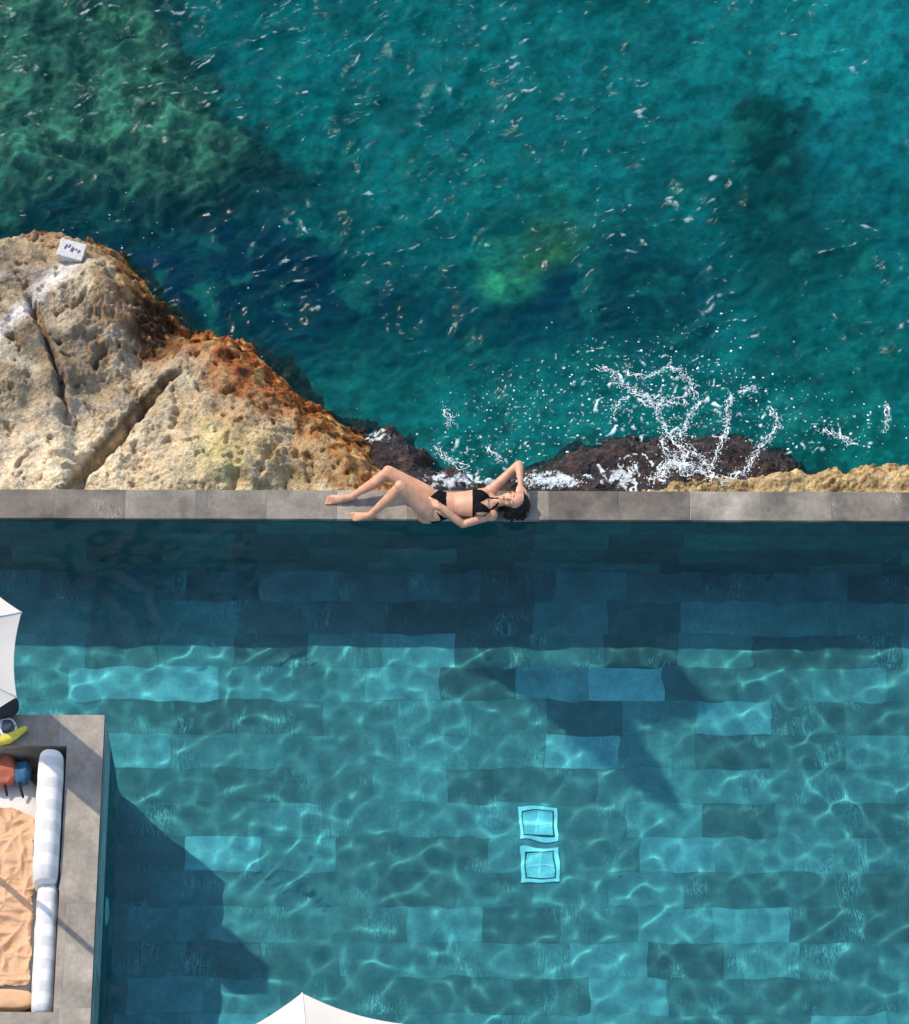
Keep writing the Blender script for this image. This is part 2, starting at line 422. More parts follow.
# drain covers on the floor
def drain(px0, px1, py0, py1, label):
    a = PW(px0, py1, ZW, ZF); b = PW(px1, py0, ZW, ZF)
    x0, x1, y0, y1 = a[0], b[0], a[1], b[1]
    root = empty('drain_cover', ((x0+x1)/2, (y0+y1)/2, ZF)); tag(root, label, 'drain cover', 'square drain covers on the pool floor')
    w = .03; fr = MB()
    for bb in ((x0, x1, y0, y0+w), (x0, x1, y1-w, y1), (x0, x0+w, y0+w, y1-w), (x1-w, x1, y0+w, y1-w)):
        fr.box(*bb, ZF+.002, ZF+.016)
    recv(fr.build('frame', M['white'], root, .003))
    i = .05; pn = MB(); pn.box(x0+i, x1-i, y0+i, y1-i, ZF+.002, ZF+.012); recv(pn.build('grate', M['grill'], root, .003))
    cr = MB(); cx, cy = (x0+x1)/2, (y0+y1)/2
    cr.box(cx-.008, cx+.008, y0+i, y1-i, ZF+.0125, ZF+.018); cr.box(x0+i, cx-.008, cy-.007, cy+.007, ZF+.0125, ZF+.018); cr.box(cx+.008, x1-i, cy-.007, cy+.007, ZF+.0125, ZF+.018)
    j = .045
    for bb in ((x0+j, x1-j, y0+j, y0+i), (x0+j, x1-j, y1-i, y1-j), (x0+j, x0+i, y0+i, y1-i), (x1-i, x1-j, y0+i, y1-i)):
        cr.box(*bb, ZF+.002, ZF+.020)
    recv(cr.build('cross_bar', M['white'], root))
drain(518.5, 556.5, 807, 841, 'white square drain cover on the pool floor, the one nearer the woman')
drain(520.5, 558.5, 848.5, 883, 'white square drain cover on the pool floor, the one farther from the woman')

# ------------------------------------------------------------------ raised ledge and sunken lounge
eL = P(103, 715, ZD); eB = P(93, 1000, ZD)
xE = (eL[0]+eB[0])/2; yN = eL[1]; xI = P(61, 860, ZD)[0]; yNI = P(40, 746, ZD)[1]; yS0 = P(20, 1012, ZD)[1]
ZP = .02
lg = MB()
X0 = -8.9
lg.box(xI, xE, y_S+.01, yN, -3, ZD)
lg.box(X0, xI, yNI, yN, -3, ZD)
lg.box(X0, xI, y_S+.01, yS0, -3, ZD)
lg.box(X0, xI, yS0, yNI, -3, ZP)
o = recv(lg.build('lounge_ledge', M['ledge'])); tag(o, 'raised stone ledge around the sunken lounge beside the pool', 'ledge')
side = MB(); side.quad((xE+.003, y_S+.01, -3), (xE+.003, yN, -3), (xE+.003, yN, ZD-.05), (xE+.003, y_S+.01, ZD-.05), [(y_S, -3), (yN, -3), (yN, ZD), (y_S, ZD)])
o2 = recv(side.build('side_tiles', M['wall'])); child(o2, o)
# round underwater lamp on the ledge wall
lp = P(103, 915, -.35); ly = P(94, 915, ZD)[1] + .0
root = empty('pool_light', (xE+.003, lp[1], -.36)); tag(root, 'round white unlit lamp set in the side of the lounge ledge under water', 'pool light')
def disc(cx, cy, cz, r, d, seg=32):
    V = [(cx+d, cy, cz)]; V += [(cx+d*.6, cy+r*.8*math.cos(a), cz+r*.8*math.sin(a)) for a in np.linspace(0, 2*math.pi, seg, False)]
    V += [(cx, cy+r*math.cos(a), cz+r*math.sin(a)) for a in np.linspace(0, 2*math.pi, seg, False)]
    Fc = [(0, 1+i, 1+(i+1) % seg) for i in range(seg)] + [(1+i, 1+seg+i, 1+seg+(i+1) % seg, 1+(i+1) % seg) for i in range(seg)]
    return V, Fc
o = mesh_obj('lens', *disc(xE+.006, lp[1], -.36, .13, .03), M['white'], smooth=True); recv(o); child(o, root)

# cushions
def stripes_mat(name, c0, c1, sc_, axis=1):
    m = NT(name); sp = m.n('ShaderNodeSeparateXYZ', i_0=m.pos())
    v = m.math('FRACT', m.math('MULTIPLY', sp.outputs[axis], sc_))
    f = m.rng(v, .42, .5, 0, 1); f = m.math('MULTIPLY', f, m.rng(v, .9, .98, 1, 0))
    n = m.noise(m.pos(), 14, 5)
    return m.fin(m.mix(f, c0, c1), .85, m.bump(n, .35, .02), .2)
M['cush'] = stripes_mat('striped_white_fabric', (.68, .64, .59), (.54, .52, .50), 5.2)
M['matt'] = simple('white_mattress', (.66, .62, .57), .9, 8, .06, .3)
def pillow(name, x0, x1, y0, y1, z0, z1, mat, parent=None, p=3.2, seed=0, res=40, dent=.012, py_=None):
    """soft superellipsoid box"""
    V = []; Fc = []; cx, cy, cz = (x0+x1)/2, (y0+y1)/2, (z0+z1)/2; sx, sy, sz = (x1-x0)/2, (y1-y0)/2, (z1-z0)/2
    n = res; m = res
    for i in range(n+1):
        th = -math.pi/2 + math.pi*i/n
        for k in range(m):
            a = 2*math.pi*k/m
            d = np.array([math.cos(th)*math.cos(a), math.sin(th), math.cos(th)*math.sin(a)])
            s = (abs(d[0])**p + abs(d[2])**p)**(1/p) or 1
            q = (max(abs(d[0]), abs(d[2]), abs(d[1])))
            e = py_ or p
            r = 1/(((abs(d[0])**p+abs(d[2])**p)**(e/p)+abs(d[1])**e)**(1/e))
            V.append(d*r)
    V = np.array(V); W = V*np.array([sx, sy, sz])+np.array([cx, cy, cz])
    W[:, 2] += dent*fbm(W[:, 0]*9, W[:, 1]*5, seed, 3); W[:, 0] += dent*.7*fbm(W[:, 1]*6, W[:, 2]*9+3, seed+3, 3)
    for i in range(n):
        for k in range(m):
            a = i*m+k; b = i*m+(k+1) % m; Fc.append((a, b, b+m, a+m))
    o = mesh_obj(name, W, Fc, mat, smooth=True)
    if parent is not None: child(o, parent)
    return o
def zpx(px, py, z): return P(px, py, z)
sofa = empty('lounge_sofa', tuple(P(15, 900, ZP))); sofa.location.z = ZP
tag(sofa, 'white built-in lounge bed with striped bolsters beside the pool ledge', 'daybed')
c1x0, c1x1 = P(34, 820, .66)[0], P(60.5, 820, .66)[0]
pillow('bolster', c1x0, c1x1, P(45, 882, .66)[1], P(45, 750, .66)[1], .30, .74, M['cush'], sofa, 2.8, 3, 64, .012, 9)
pillow('bolster', P(33, 950, .56)[0], P(56, 950, .56)[0], P(45, 1014, .56)[1], P(45, 884, .56)[1], .24, .63, M['cush'], sofa, 2.8, 9, 64, .012, 9)
pillow('mattress', X0+3.5, c1x0+.03, yS0+.02, yNI-.02, ZP, .27, M['matt'], sofa, 6, 5, 60)

# peach towel: crumpled cloth
def cloth(name, poly, z, mat, amp, sx, seed, label=None, cat=None, res=.008):
    W = np.array([P(a, b, z)[:2] for a, b in poly]); x0, y0 = W.min(0)-.02; x1, y1 = W.max(0)+.02
    X, Y = np.meshgrid(np.arange(x0, x1, res), np.arange(y0, y1, res))
    wx = X+.03*fbm(X*5, Y*5, seed+50, 2); wy = Y+.03*fbm(X*5+9, Y*5, seed+60, 2)
    ins = inside(wx, wy, [tuple(q) for q in W])
    r1 = ridged(wx*sx*1.6, wy*sx*.7, seed, 2, .35); r2 = ridged(wx*sx*.6+4, wy*sx*1.7, seed+9, 2, .35)
    Z = z + amp*(np.maximum(r1, r2)-.3) + .6*amp*fbm(X*2.5, Y*2.5, seed+4, 2)
    Z = np.maximum(Z, z+.004)
    o = grid_obj(name, X, Y, Z, mat, mask=ins)
    if label: tag(o, label, cat)
    return o
M['peach'] = simple('peach_towel', (.58, .36, .215), .9, 60, .12, .5, .1)
cloth('towel', [(-60, 812), (10, 808), (33, 818), (34, 870), (30, 980), (26, 985), (-60, 990)], .275, M['peach'], .085, 3.4, 21,
      'crumpled peach towel spread over the white lounge bed', 'towel')
o = pillow('towel', P(-40, 1000, .31)[0], P(33, 1000, .31)[0], P(20, 1010, .31)[1], P(20, 990, .31)[1], .24, .36, M['peach'], None, 4, 31, 40, .02)
tag(o, 'folded peach towel at the lower end of the lounge bed', 'towel')

# bag, mask, yellow float on the shaded ledge side
M['rust'] = simple('rust_fabric', (.45, .13, .07), .8, 20, .3, .4); M['blue'] = simple('blue_fabric', (.03, .12, .22), .8, 25, .3, .4)
M['black'] = simple('black_strap', (.015, .015, .018), .7)
bagp = P(8, 772, .3)
bag = empty('beach_bag', tuple(bagp)); tag(bag, 'rust red and blue cloth bag with black straps lying by the bolster', 'bag')
zb = .29
b0 = P(-20, 790, zb); b1 = P(19, 757, zb)
pillow('body', b0[0], b1[0], b0[1], b1[1], zb-.02, zb+.16, M['rust'], bag, 2.6, 8, 40, .05)
b0 = P(13, 788, zb); b1 = P(32, 764, zb)
pillow('side_pocket', b0[0], b1[0], b0[1], b1[1], zb-.02, zb+.13, M['blue'], bag, 2.6, 18, 40, .04)
for a, b in (((4, 782), (7, 795)), ((19, 783), (23, 797))):
    v, f = capsule(P(*a, zb+.1), P(*b, zb+.02), .013, .011); child(mesh_obj('strap', v, f, M['black'], smooth=True), bag)
def tube(pts, r, seg=10, taper=None):
    return ring_loft([(p, r*(taper[i] if taper else 1), r*(taper[i] if taper else 1)) for i, p in enumerate(pts)], seg)
M['yellow'] = simple('yellow_foam', (.62, .52, .05), .6); M['ypale'] = simple('pale_yellow_foam', (.5, .56, .25), .6)
pts = [P(a, b, ZD+.045) for a, b in ((-60, 728), (-25, 741), (0, 740.5), (8, 739), (15, 735), (21, 731), (26, 728))]
v, f = tube(pts, .042, 14, [1, 1, 1, .95, .85, .7, .5]); o = mesh_obj('pool_noodle', v, f, M['yellow'], smooth=True)
tag(o, 'curved yellow foam float lying across the corner of the ledge', 'pool float')
root = empty('diving_mask', tuple(P(7, 727, ZD))); tag(root, 'clear white rimmed swim mask lying on the ledge above the yellow float', 'mask')
M['glassy'] = simple('mask_glass', (.12, .16, .18), .1, 10, .1, 0, .6); M['rim'] = simple('mask_rim', (.6, .6, .6), .4)
pts = [P(7+9*math.cos(a)*(1+.08*math.sin(3*a)), 726.5+8*math.sin(a), ZD+.035+.012*math.sin(2*a)) for a in np.linspace(0, 2*math.pi*.97, 26)]
child(mesh_obj('rim', *tube(pts, .0095, 8), M['rim'], smooth=True), root)
v, f = ellipsoid(P(5, 726, ZD+.025), np.eye(3), (.055, .05, .022)); child(mesh_obj('lens', v, f, M['glassy'], smooth=True), root)
pts = [P(a, b, ZD+.05) for a, b in ((1, 722), (0, 728), (2, 734), (4, 735))]
child(mesh_obj('strap', *tube(pts, .012, 8), M['rim'], smooth=True), root)
o = pillow('backpack', P(-30, 712, ZD+.12)[0], P(18.5, 712, ZD+.12)[0], P(5, 717, ZD+.12)[1], P(5, 692, ZD+.12)[1], ZD, ZD+.22, M['black'], None, 2.5, 44, 40, .02)
tag(o, 'dark bag half hidden under the edge of the left parasol', 'bag')

# ------------------------------------------------------------------ parasols
M['canvas'] = None
m = NT('parasol_canvas'); n = m.noise(m.obj(), 160, 2); big = m.noise(m.obj(), 2.5, 4)
f_ = m.rng(big, .3, .7, .92, 1.06)
c_ = m.mix(1.0, (.74, .67, .585), m.n('ShaderNodeCombineColor', i_0=f_, i_1=f_, i_2=f_).outputs[0], 'MULTIPLY')
M['canvas'] = m.fin(c_, .85, m.bump(n, .15, .002), .15)
tl = m.n('ShaderNodeBsdfTranslucent'); m.set(tl.inputs[0], (.7, .66, .6)); mx = m.n('ShaderNodeMixShader', i_0=.22, i_1=m.b.outputs[0], i_2=tl.outputs[0])
m.t.links.new(mx.outputs[0], m.out.inputs[0])
M['seam'] = simple('parasol_seam', (.7, .68, .65), .8); M['pole'] = simple('pole_aluminium', (.5, .5, .5), .35)
def parasol(cx, cy, zr, Rv, rise, rot, zbase, label, sag=.045):
    root = empty('parasol', (cx, cy, zbase)); tag(root, label, 'parasol', 'white octagonal parasols at the pool')
    n = 8; V = []; Fc = []; m_ = 10; q = 10
    for k in range(n):
        a0 = rot + 2*math.pi*k/n; a1 = rot + 2*math.pi*(k+1)/n; base = len(V)
        for i in range(m_+1):
            t = i/m_
            for j in range(q+1):
                s = j/q
                p = (1-s)*np.array([math.cos(a0), math.sin(a0)]) + s*np.array([math.cos(a1), math.sin(a1)])
                bow = 4*s*(1-s)
                p = p*Rv*t*(1-sag*bow*t)
                z = zr + rise*(1-t)**1.12 - .03*bow*t*(1-t)*2
                V.append((cx+p[0], cy+p[1], z))
        for i in range(m_):
            for j in range(q):
                a = base+i*(q+1)+j; Fc.append((a, a+q+1, a+q+2, a+1))
    can = mesh_obj('canopy', V, Fc, M['canvas'])
    can.data.polygons.foreach_set('use_smooth', [True]*len(can.data.polygons))
    child(can, root)
    for k in range(n):
        a0 = rot+2*math.pi*k/n
        pts = [np.array([cx+math.cos(a0)*Rv*t, cy+math.sin(a0)*Rv*t, zr+rise*(1-t)**1.12+.003]) for t in np.linspace(.03, 1.0, 9)]
        child(mesh_obj('seam', *tube(pts, .006, 6), M['seam'], smooth=True), root)
        pts = [p-np.array([0, 0, .02]) for p in pts]
        child(mesh_obj('rib', *tube(pts, .008, 6), M['pole'], smooth=True), root)
    child(mesh_obj('pole', *tube([(cx, cy, zbase), (cx, cy, zr+rise)], .024, 14), M['pole'], smooth=True), root)
    child(mesh_obj('finial', *ellipsoid((cx, cy, zr+rise+.02), np.eye(3), (.04, .04, .05)), M['white'], smooth=True), root)
    return root
H1 = ZD+3.5
pv = P(21.5, 612, H1); pw = P(20.5, 697, H1)
half = (pv[1]-pw[1])/2; apo = half/math.tan(rad(22.5)); xc = pv[0]-apo; yc_ = (pv[1]+pw[1])/2
parasol(xc, yc_, H1, apo/math.cos(rad(22.5)), .42, rad(22.5), ZP, 'white parasol over the lounge at the left of the pool')
H2 = ZD+1.9; R2 = 1.22
pa = P(302, 993, H2); ang = rad(96.5)
parasol(pa[0]-R2*math.cos(ang), pa[1]-R2*math.sin(ang), H2, R2, .45, ang, ZF, 'cream white parasol whose corner pokes in below the pool')

# ------------------------------------------------------------------ sea, seabed, rocks
def axis(lo, hi, step, far_lo, far_hi):
    a = list(np.arange(lo, hi, step)); s = step; x = lo; L = []
    while x > far_lo: s *= 1.35; x -= s; L.append(x)
    s = step; x = a[-1]; Rr = []
    while x < far_hi: s *= 1.35; x += s; Rr.append(x)
    return np.array(L[::-1]+a+Rr)
xs = axis(-4.6, 4.6, .0145, -900, 900); ys = axis(.0, 6.4, .0145, -.3, 1800); ys = ys[ys > -.29]
X, Y = np.meshgrid(xs, ys)
near = ss(60, 12, np.hypot(X, Y))
c, s = math.cos(rad(22)), math.sin(rad(22))
A = X*c+Y*s; B = -X*s+Y*c
wx = .22*fbm(X*1.1, Y*1.1, 5, 3); wy = .22*fbm(X*1.1+7, Y*1.1, 6, 3)
A2 = A+wx; B2 = B+wy
ra = ridged(A2*.75, B2*1.7, 31, 3, .5); rb = ridged(A2*2.1, B2*4.1, 41, 4, .55); rc = fbm(A2*5, B2*9, 51, 3)
px, py = proj(X, Y, ZS+0*X)
# foam: torn crest streaks doubling as painted glints, splash filaments and churn by the wall
gust = ss(-.15, .45, fbm(X*.55+3, Y*.55, 71, 3)) * .75 + .1
gust = gust + .7*blob(px, py, 440, 130, 160, 110) + .5*blob(px, py, 90, 60, 130, 80) + .4*blob(px, py, 640, 235, 150, 40) - .5*blob(px, py, 700, 420, 300, 60)
gz = np.clip(gust, 0, 1.2); Z = near*(.06*(ra-.5) + (.006+.022*gz)*(rb-.5) + (.003+.009*gz)*rc)
wa = .10*fbm(X*2.2, Y*2.2, 83, 3); wb = .10*fbm(X*2.2+6, Y*2.2, 84, 3)
r3 = ridged((A2+wa)*1.15, (B2+wb)*3.3, 81, 2, .35); r4 = ridged((A2+wa)*2.4+3, (B2+wb)*6.5, 82, 2, .35)
m3 = ss(.0, .55, gust)*ss(-.3, .2, fbm(A*1.1, B*1.9, 77, 3)); m4 = ss(.0, .6, gust)*ss(-.2, .25, fbm(A*1.5+4, B*2.6, 78, 3))
tex = .25+.75*ss(-.25, .35, fbm(X*14, Y*14, 79, 3))
crest = np.maximum(ss(.80, .97, r3)*m3, .8*ss(.82, .97, r4)*m4)*tex
Z = Z + near*(.042*(.35+m3)*(r3-.5) + .018*(.3+m4)*(r4-.5))
fw = X+.16*fbm(X*2.7, Y*2.7, 91, 3); fz = Y+.16*fbm(X*2.7+4, Y*2.7, 92, 3)
net = ridged(fw*2.9, fz*2.2, 95, 3, .5)
fil = ss(.80, .92, net)
zone = 1.1*blob(px, py, 680, 425, 85, 52) + .7*blob(px, py, 480, 450, 70, 22) + .6*blob(px, py, 850, 430, 75, 22) + .6*blob(px, py, 620, 380, 70, 40) + .5*blob(px, py, 760, 440, 80, 25)
spl = fil*ss(.25, .6, zone*(.75+.6*fbm(X*2, Y*2, 97, 3)))
churn = ss(-.1, .3, ridged(X*7,Y*6,98,3)-.55)*ss(.45, .75, 1.2*blob(px, py, 505, 478, 60, 12) + .9*blob(px, py, 600, 478, 40, 14)+ .7*blob(px, py, 690, 470, 60, 16)) * ss(-.25, .1, fbm(X*9, Y*9, 99, 4))
specks = ss(.50, .60, perlin(X*24, Y*27, 101)) * ss(.3, .6, zone + .8*blob(px, py, 580, 400, 170, 45) + .25*blob(px, py, 640, 310, 120, 50))
lace = ss(.80, .93, ridged(fw*6.3, fz*5.6, 96, 3, .5))*ss(.3, .8, zone*(.8+.5*fbm(X*2.6, Y*2.6, 94, 3)))
foam = np.clip(.55*lace + .40*crest + .95*spl + churn + .35*specks, 0, 1)*near
o = grid_obj('sea', X, Y, ZS+Z + .02*foam, M['sea'], attrs={'foam': foam, 'gust': gz}); tag(o, kind='structure')

# seabed: colour patches laid where the photograph shows them through the water
xs = axis(-5.5, 5.5, .025, -900, 900); ys = axis(.0, 8.5, .025, -.3, 1800); ys = ys[ys > -.29]
X, Y = np.meshgrid(xs, ys)
ZB = ZS-2.4
def projw(X, Y):
    # pixel of a seabed point through flat water (one fixed-point pass)
    k = (0.714)*2.4
    return proj(X, Y, ZS-k)
px, py = projw(X, Y)
wob = 50
wob = 34; qx = px+wob*fbm(X*.9, Y*.9, 121, 4); qy = py+wob*fbm(X*.9+5, Y*.9, 122, 4)
def L3(r, g, b): return np.array([(v/255)**2.2 for v in (r, g, b)])
colr = np.ones(X.shape+(3,))*L3(20, 122, 122)
def paint(w, c):
    global colr
    pass
    w = np.clip(w, 0, 1)[..., None]; colr = colr*(1-w)+L3(*c)*w
patch = fbm(X*1.3, Y*1.3, 131, 5)
paint(ss(-.1, .35, patch)*.8, (10, 70, 76))
paint(.9*blob(qx, qy, 850, 20, 120, 120), (44, 158, 158))
paint(.7*blob(qx, qy, 560, 60, 200, 90), (34, 126, 128))
paint(1.5*blob(qx, qy, 235, 270, 200, 85, 15, 1.3), (4, 36, 66))
paint(1.0*blob(qx, qy, 30, 235, 170, 35), (12, 48, 84))
paint(1.6*blob(qx, qy, 605, 270, 100, 45, 0, 1.4), (6, 40, 66))
paint(1.0*blob(qx, qy, 500, 300, 170, 55, -8), (10, 56, 78))
paint(.85*blob(qx, qy, 640, 220, 60, 40), (12, 66, 78))
paint(1.6*blob(qx, qy, 765, 93, 50, 30, 5, 1.5), (2, 26, 28))
paint(1.4*blob(qx, qy, 775, 150, 44, 60, 0, 1.6), (2, 40, 44))
paint(1.3*blob(qx, qy, 800, 215, 60, 60, 0, 1.4), (12, 66, 66))
paint(.5*blob(qx, qy, 860, 140, 50, 60), (30, 110, 125))
paint(.9*blob(qx, qy, 505, 238, 32, 22, 0, 1.5), (90, 190, 130))
paint(.7*blob(qx, qy, 555, 205, 38, 22, -25, 1.5), (110, 150, 80))
paint(.5*blob(qx, qy, 860, 330, 110, 50), (20, 105, 95))
paint(.6*blob(qx, qy, 700, 360, 300, 30), (28, 120, 118))
paint(.7*blob(qx, qy, 470, 400, 200, 60), (36, 145, 138))
paint(.6*blob(qx, qy, 850, 420, 100, 50), (30, 130, 115))
paint(.45*blob(qx, qy, 200, 20, 30, 60), (14, 70, 74))
RP = [(-400, -300), (130, -300), (165, 10), (205, 70), (262, 92), (300, 140), (270, 165), (215, 180), (150, 188), (60, 205), (-400, 215)]
ax_, ay_ = qx+20*fbm(X*3.3, Y*3.3, 141, 4), qy+20*fbm(X*3.3+3, Y*3.3, 142, 4)
rd = segdist(ax_, ay_, RP+RP[:1]); reef = ss(-14, 22, np.where(inside(ax_, ay_, RP), rd, -rd))
paint(reef*.9, (104, 122, 92))
rp = fbm(X*3, Y*3, 151, 5)
paint(reef*ss(.10, .26, rp)*.85, (26, 46, 46)); paint(reef*ss(.05, .3, fbm(X*8, Y*8, 155, 4))*.6, (34, 58, 52)); paint(reef*ss(.05, .3, fbm(X*7+5, Y*7, 156, 4))*.5, (150, 176, 132))
paint(reef*ss(.08, .25, -rp)*.85, (132, 178, 140))
paint(reef*blob(qx, qy, 265, 140, 55, 45)*.85, (16, 44, 52)); paint(ss(-16, 0, rd)*ss(26, 4, rd)*.55, (12, 36, 46)); paint(reef*blob(qx, qy, 60, 175, 200, 26)*.6, (14, 44, 62))
paint(reef*blob(qx, qy, 50, 20, 70, 50)*.6, (18, 48, 52))
bd = ss(.0, .2, fbm(X*1.7, Y*1.7, 161, 5))
paint((1-reef)*ss(.05, .25, fbm(X*3.1, Y*3.1, 163, 5))*.5, (10, 62, 60))
paint((1-reef)*ss(.1, .3, -fbm(X*2.6, Y*2.6, 164, 5))*.35, (58, 160, 140))
paint((1-reef)*bd*ss(260, 380, px)*.45*ss(500, 200, py), (16, 90, 84))
Z = ZB + .25*fbm(X*.8, Y*.8, 171, 4) + reef*(.12+.30*ridged(X*2, Y*2, 172, 4)) + .07*fbm(X*6, Y*6, 173, 3)
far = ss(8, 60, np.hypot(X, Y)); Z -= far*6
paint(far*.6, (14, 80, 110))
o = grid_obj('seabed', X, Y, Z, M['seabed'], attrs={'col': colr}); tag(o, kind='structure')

# rocks
def polyw(pts, z): return [tuple(P(a, b, z)[:2]) for a, b in pts]
def rock(name, shore, z_top, width, label, wet, lump, seed, colfn, carve=None, ybase=None, res=.0115):
    W = polyw(shore, ZS); yb = yc1+.002 if ybase is None else ybase
    poly = W + [(W[-1][0], yb-.3), (W[0][0], yb-.3)]
    x0 = min(p[0] for p in W)-.25; x1 = max(p[0] for p in W)+.25; y1 = max(p[1] for p in W)+.25
    X, Y = np.meshgrid(np.arange(x0, x1, res), np.arange(yb, y1, res))
    wx = X+.17*fbm(X*3.0, Y*3.0, seed, 5, .6); wy = Y+.17*fbm(X*3.0+8, Y*3.0, seed+1, 5, .6)
    ins = inside(wx, wy, poly); d = segdist(wx, wy, W); sd = np.where(ins, d, -d)
    rough = ss(-.15, .35, fbm(X*1.2+5, Y*1.2, seed+9, 3))+1.2*ss(.7, .2, sd)
    base = ZS-.5 + (z_top(X, Y)-ZS+.5)*(ss(-.28, width, sd)**.8)
    Z = base + lump*(.8*fbm(X*1.3, Y*1.3, seed+2, 3) + .20*ridged(X*2.6, Y*2.6, seed+3, 3) + .10*rough*ridged(X*7, Y*7, seed+4, 4, .6) + .11*(.5+rough)*fbm(X*19, Y*19, seed+5, 4, .65)) - lump*.35
    px, py = proj(X, Y, Z)
    if carve is not None: Z = Z + carve(px, py, X, Y)
    px, py = proj(X, Y, Z)
    Z = np.where(Y < yc1+.25, np.minimum(Z, -.06+0*Z), Z)
    Z = np.minimum(Z, -.03)
    col, foam = colfn(px, py, X, Y, Z, sd)
    o = grid_obj(name, X, Y, Z, M['wet' if wet else 'rock'], mask=sd > -.22, attrs={'col': col, 'foam': foam})
    tag(o, label, 'rock'); return o
def mixc(col, w, c):
    w = np.clip(w, 0, 1)[..., None]; return col*(1-w)+L3(*c)*w
def big_top(X, Y): return -.28 + .12*ss(-3.2, -4.2, X) + 0*Y - .35*ss(-2.6, -.9, X)
def big_carve(px, py, X, Y):
    w = 7*fbm(X*5, Y*5, 201, 4); w2 = 7*fbm(X*5+4, Y*5, 202, 4)
    d1 = segdist(px+w, py+w2, [(178, 368), (150, 392), (120, 425), (95, 455), (66, 492)])/(.55+.7*ss(370, 440, py)+.5*fbm(X*4, Y*4, 203, 3))
    d2 = segdist(px+w, py+w2, [(28, 296), (45, 340), (60, 372), (66, 420)])/(.8+.6*fbm(X*4, Y*4, 204, 3))
    d3 = segdist(px+w, py+w2, [(190, 425), (215, 455), (232, 480)])
    z = -.30*np.exp(-(d1/5)**2) - .20*np.exp(-(d2/5)**2) - .08*np.exp(-(d3/9)**2) - .07*ss(.80, .93, ridged(X*1.6+.2, Y*1.3, 209, 3, .5)) - .05*ss(.25,.5,fbm(X*9, Y*9, 210, 3))
    z += .15*ss(0, 30, (px-60)*.7+(py-300)*-.1)*0
    z -= .14*blob(px, py, 152, 328, 22, 28)*(1+.8*fbm(X*11, Y*11, 207, 3)) ; z += .22*blob(px, py, 105, 300, 50, 42, 20, 1.5) + .20*blob(px, py, 15, 360, 45, 55, 0, 1.5) - .16*ss(0, 14, px-62)*blob(px, py, 90, 400, 60, 50, 0, 1.4) + .10*blob(px, py, 240, 440, 80, 35)
    return z
def big_col(px, py, X, Y, Z, sd):
    col = np.ones(X.shape+(3,))*L3(178, 158, 126)
    col = mixc(col, blob(px, py, 50, 340, 90, 90, 0, 1.5)*.85, (134, 116, 92))
    n = fbm(X*2.2, Y*2.2, 211, 4); n2 = fbm(X*7, Y*7, 221, 4)
    col = mixc(col, ss(-.05, .4, n)*.6, (216, 204, 176)); col = mixc(col, ss(.05, .4, -n)*.7, (158, 148, 138))
    col = mixc(col, blob(px, py, 80, 460, 150, 50)*.75, (238, 222, 188))
    col = mixc(col, blob(px, py, 290, 450, 120, 45)*.7*ss(-.4, .2, n2), (232, 208, 150))
    col = mixc(col, blob(px, py, 220, 450, 22, 35, -30)*.6, (190, 180, 110))
    edge = ss(1.3, .55, sd+.45*n-.1*n2)*ss(60, 170, px) + .9*ss(.65, .25, sd+.3*n)
    col = mixc(col, edge*ss(-.35, .25, n2+.1)*.9, (168, 112, 58))
    col = mixc(col, blob(px, py, 262, 372, 60, 28, 25)*1.1, (170, 98, 52))
    col = mixc(col, edge*ss(.08, .35, n2)*.85, (84, 50, 36)); col = mixc(col, edge*ss(.1, .4, -n2)*.6, (205, 170, 105))
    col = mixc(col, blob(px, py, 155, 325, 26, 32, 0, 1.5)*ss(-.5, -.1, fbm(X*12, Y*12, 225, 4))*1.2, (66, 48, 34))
    col = mixc(col, np.exp(-(segdist(px+3*n2, py, [(72, 262), (50, 280), (28, 305), (0, 330), (-20, 350)])/8)**2)*.85, (228, 224, 218))
    col = mixc(col, blob(px, py, 185, 375, 18, 12, -30)*.7, (190, 192, 165))
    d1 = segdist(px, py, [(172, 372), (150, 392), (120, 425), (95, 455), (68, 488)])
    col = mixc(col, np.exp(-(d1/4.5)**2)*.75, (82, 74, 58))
    col = mixc(col, ss(ZS+.22, ZS+.03, Z)*.9, (58, 44, 36))
    return col, 0*X
rock('sea_rock', [(-130, 262), (-60, 255), (0, 256), (40, 248), (85, 243), (125, 256), (150, 288), (180, 312), (206, 338), (232, 340), (268, 347), (288, 368), (308, 394), (345, 415), (372, 428), (396, 450), (418, 470), (440, 492)],
     big_top, .75, 'large tan and orange coastal boulder at the left beside the coping', False, .34, 301, big_col, big_carve)
def dark_top(X, Y): return -1.18+0*X
def dark_col(px, py, X, Y, Z, sd):
    n2 = fbm(X*8, Y*8, 231, 4)
    col = np.ones(X.shape+(3,))*L3(46, 36, 36); col = mixc(col, ss(0, .4, n2)*.7, (84, 62, 54)); col = mixc(col, ss(0, .4, -n2)*.8, (20, 18, 22)); col = mixc(col, ss(.2,.45,fbm(X*17,Y*17,233,3))*.5, (120,110,104))
    net = ridged(X*4.5+.1*n2, Y*3.6, 235, 3, .5)
    foam = ss(.76, .9, net)*1.1*blob(px, py, 670, 468, 90, 34) + (.55+.6*fbm(X*13,Y*13,236,3))*(1.2*blob(px, py, 548, 480, 42, 12) + .9*blob(px, py, 625, 476, 26, 16))
    return col, np.clip(foam, 0, 1)
rock('sea_rock', [(470, 505), (500, 482), (520, 470), (560, 458), (585, 443), (640, 440), (700, 438), (750, 440), (782, 452), (800, 470), (830, 505)],
     dark_top, .25, 'low dark brown wet rock washed by white foam under the coping', True, .20, 401, dark_col)
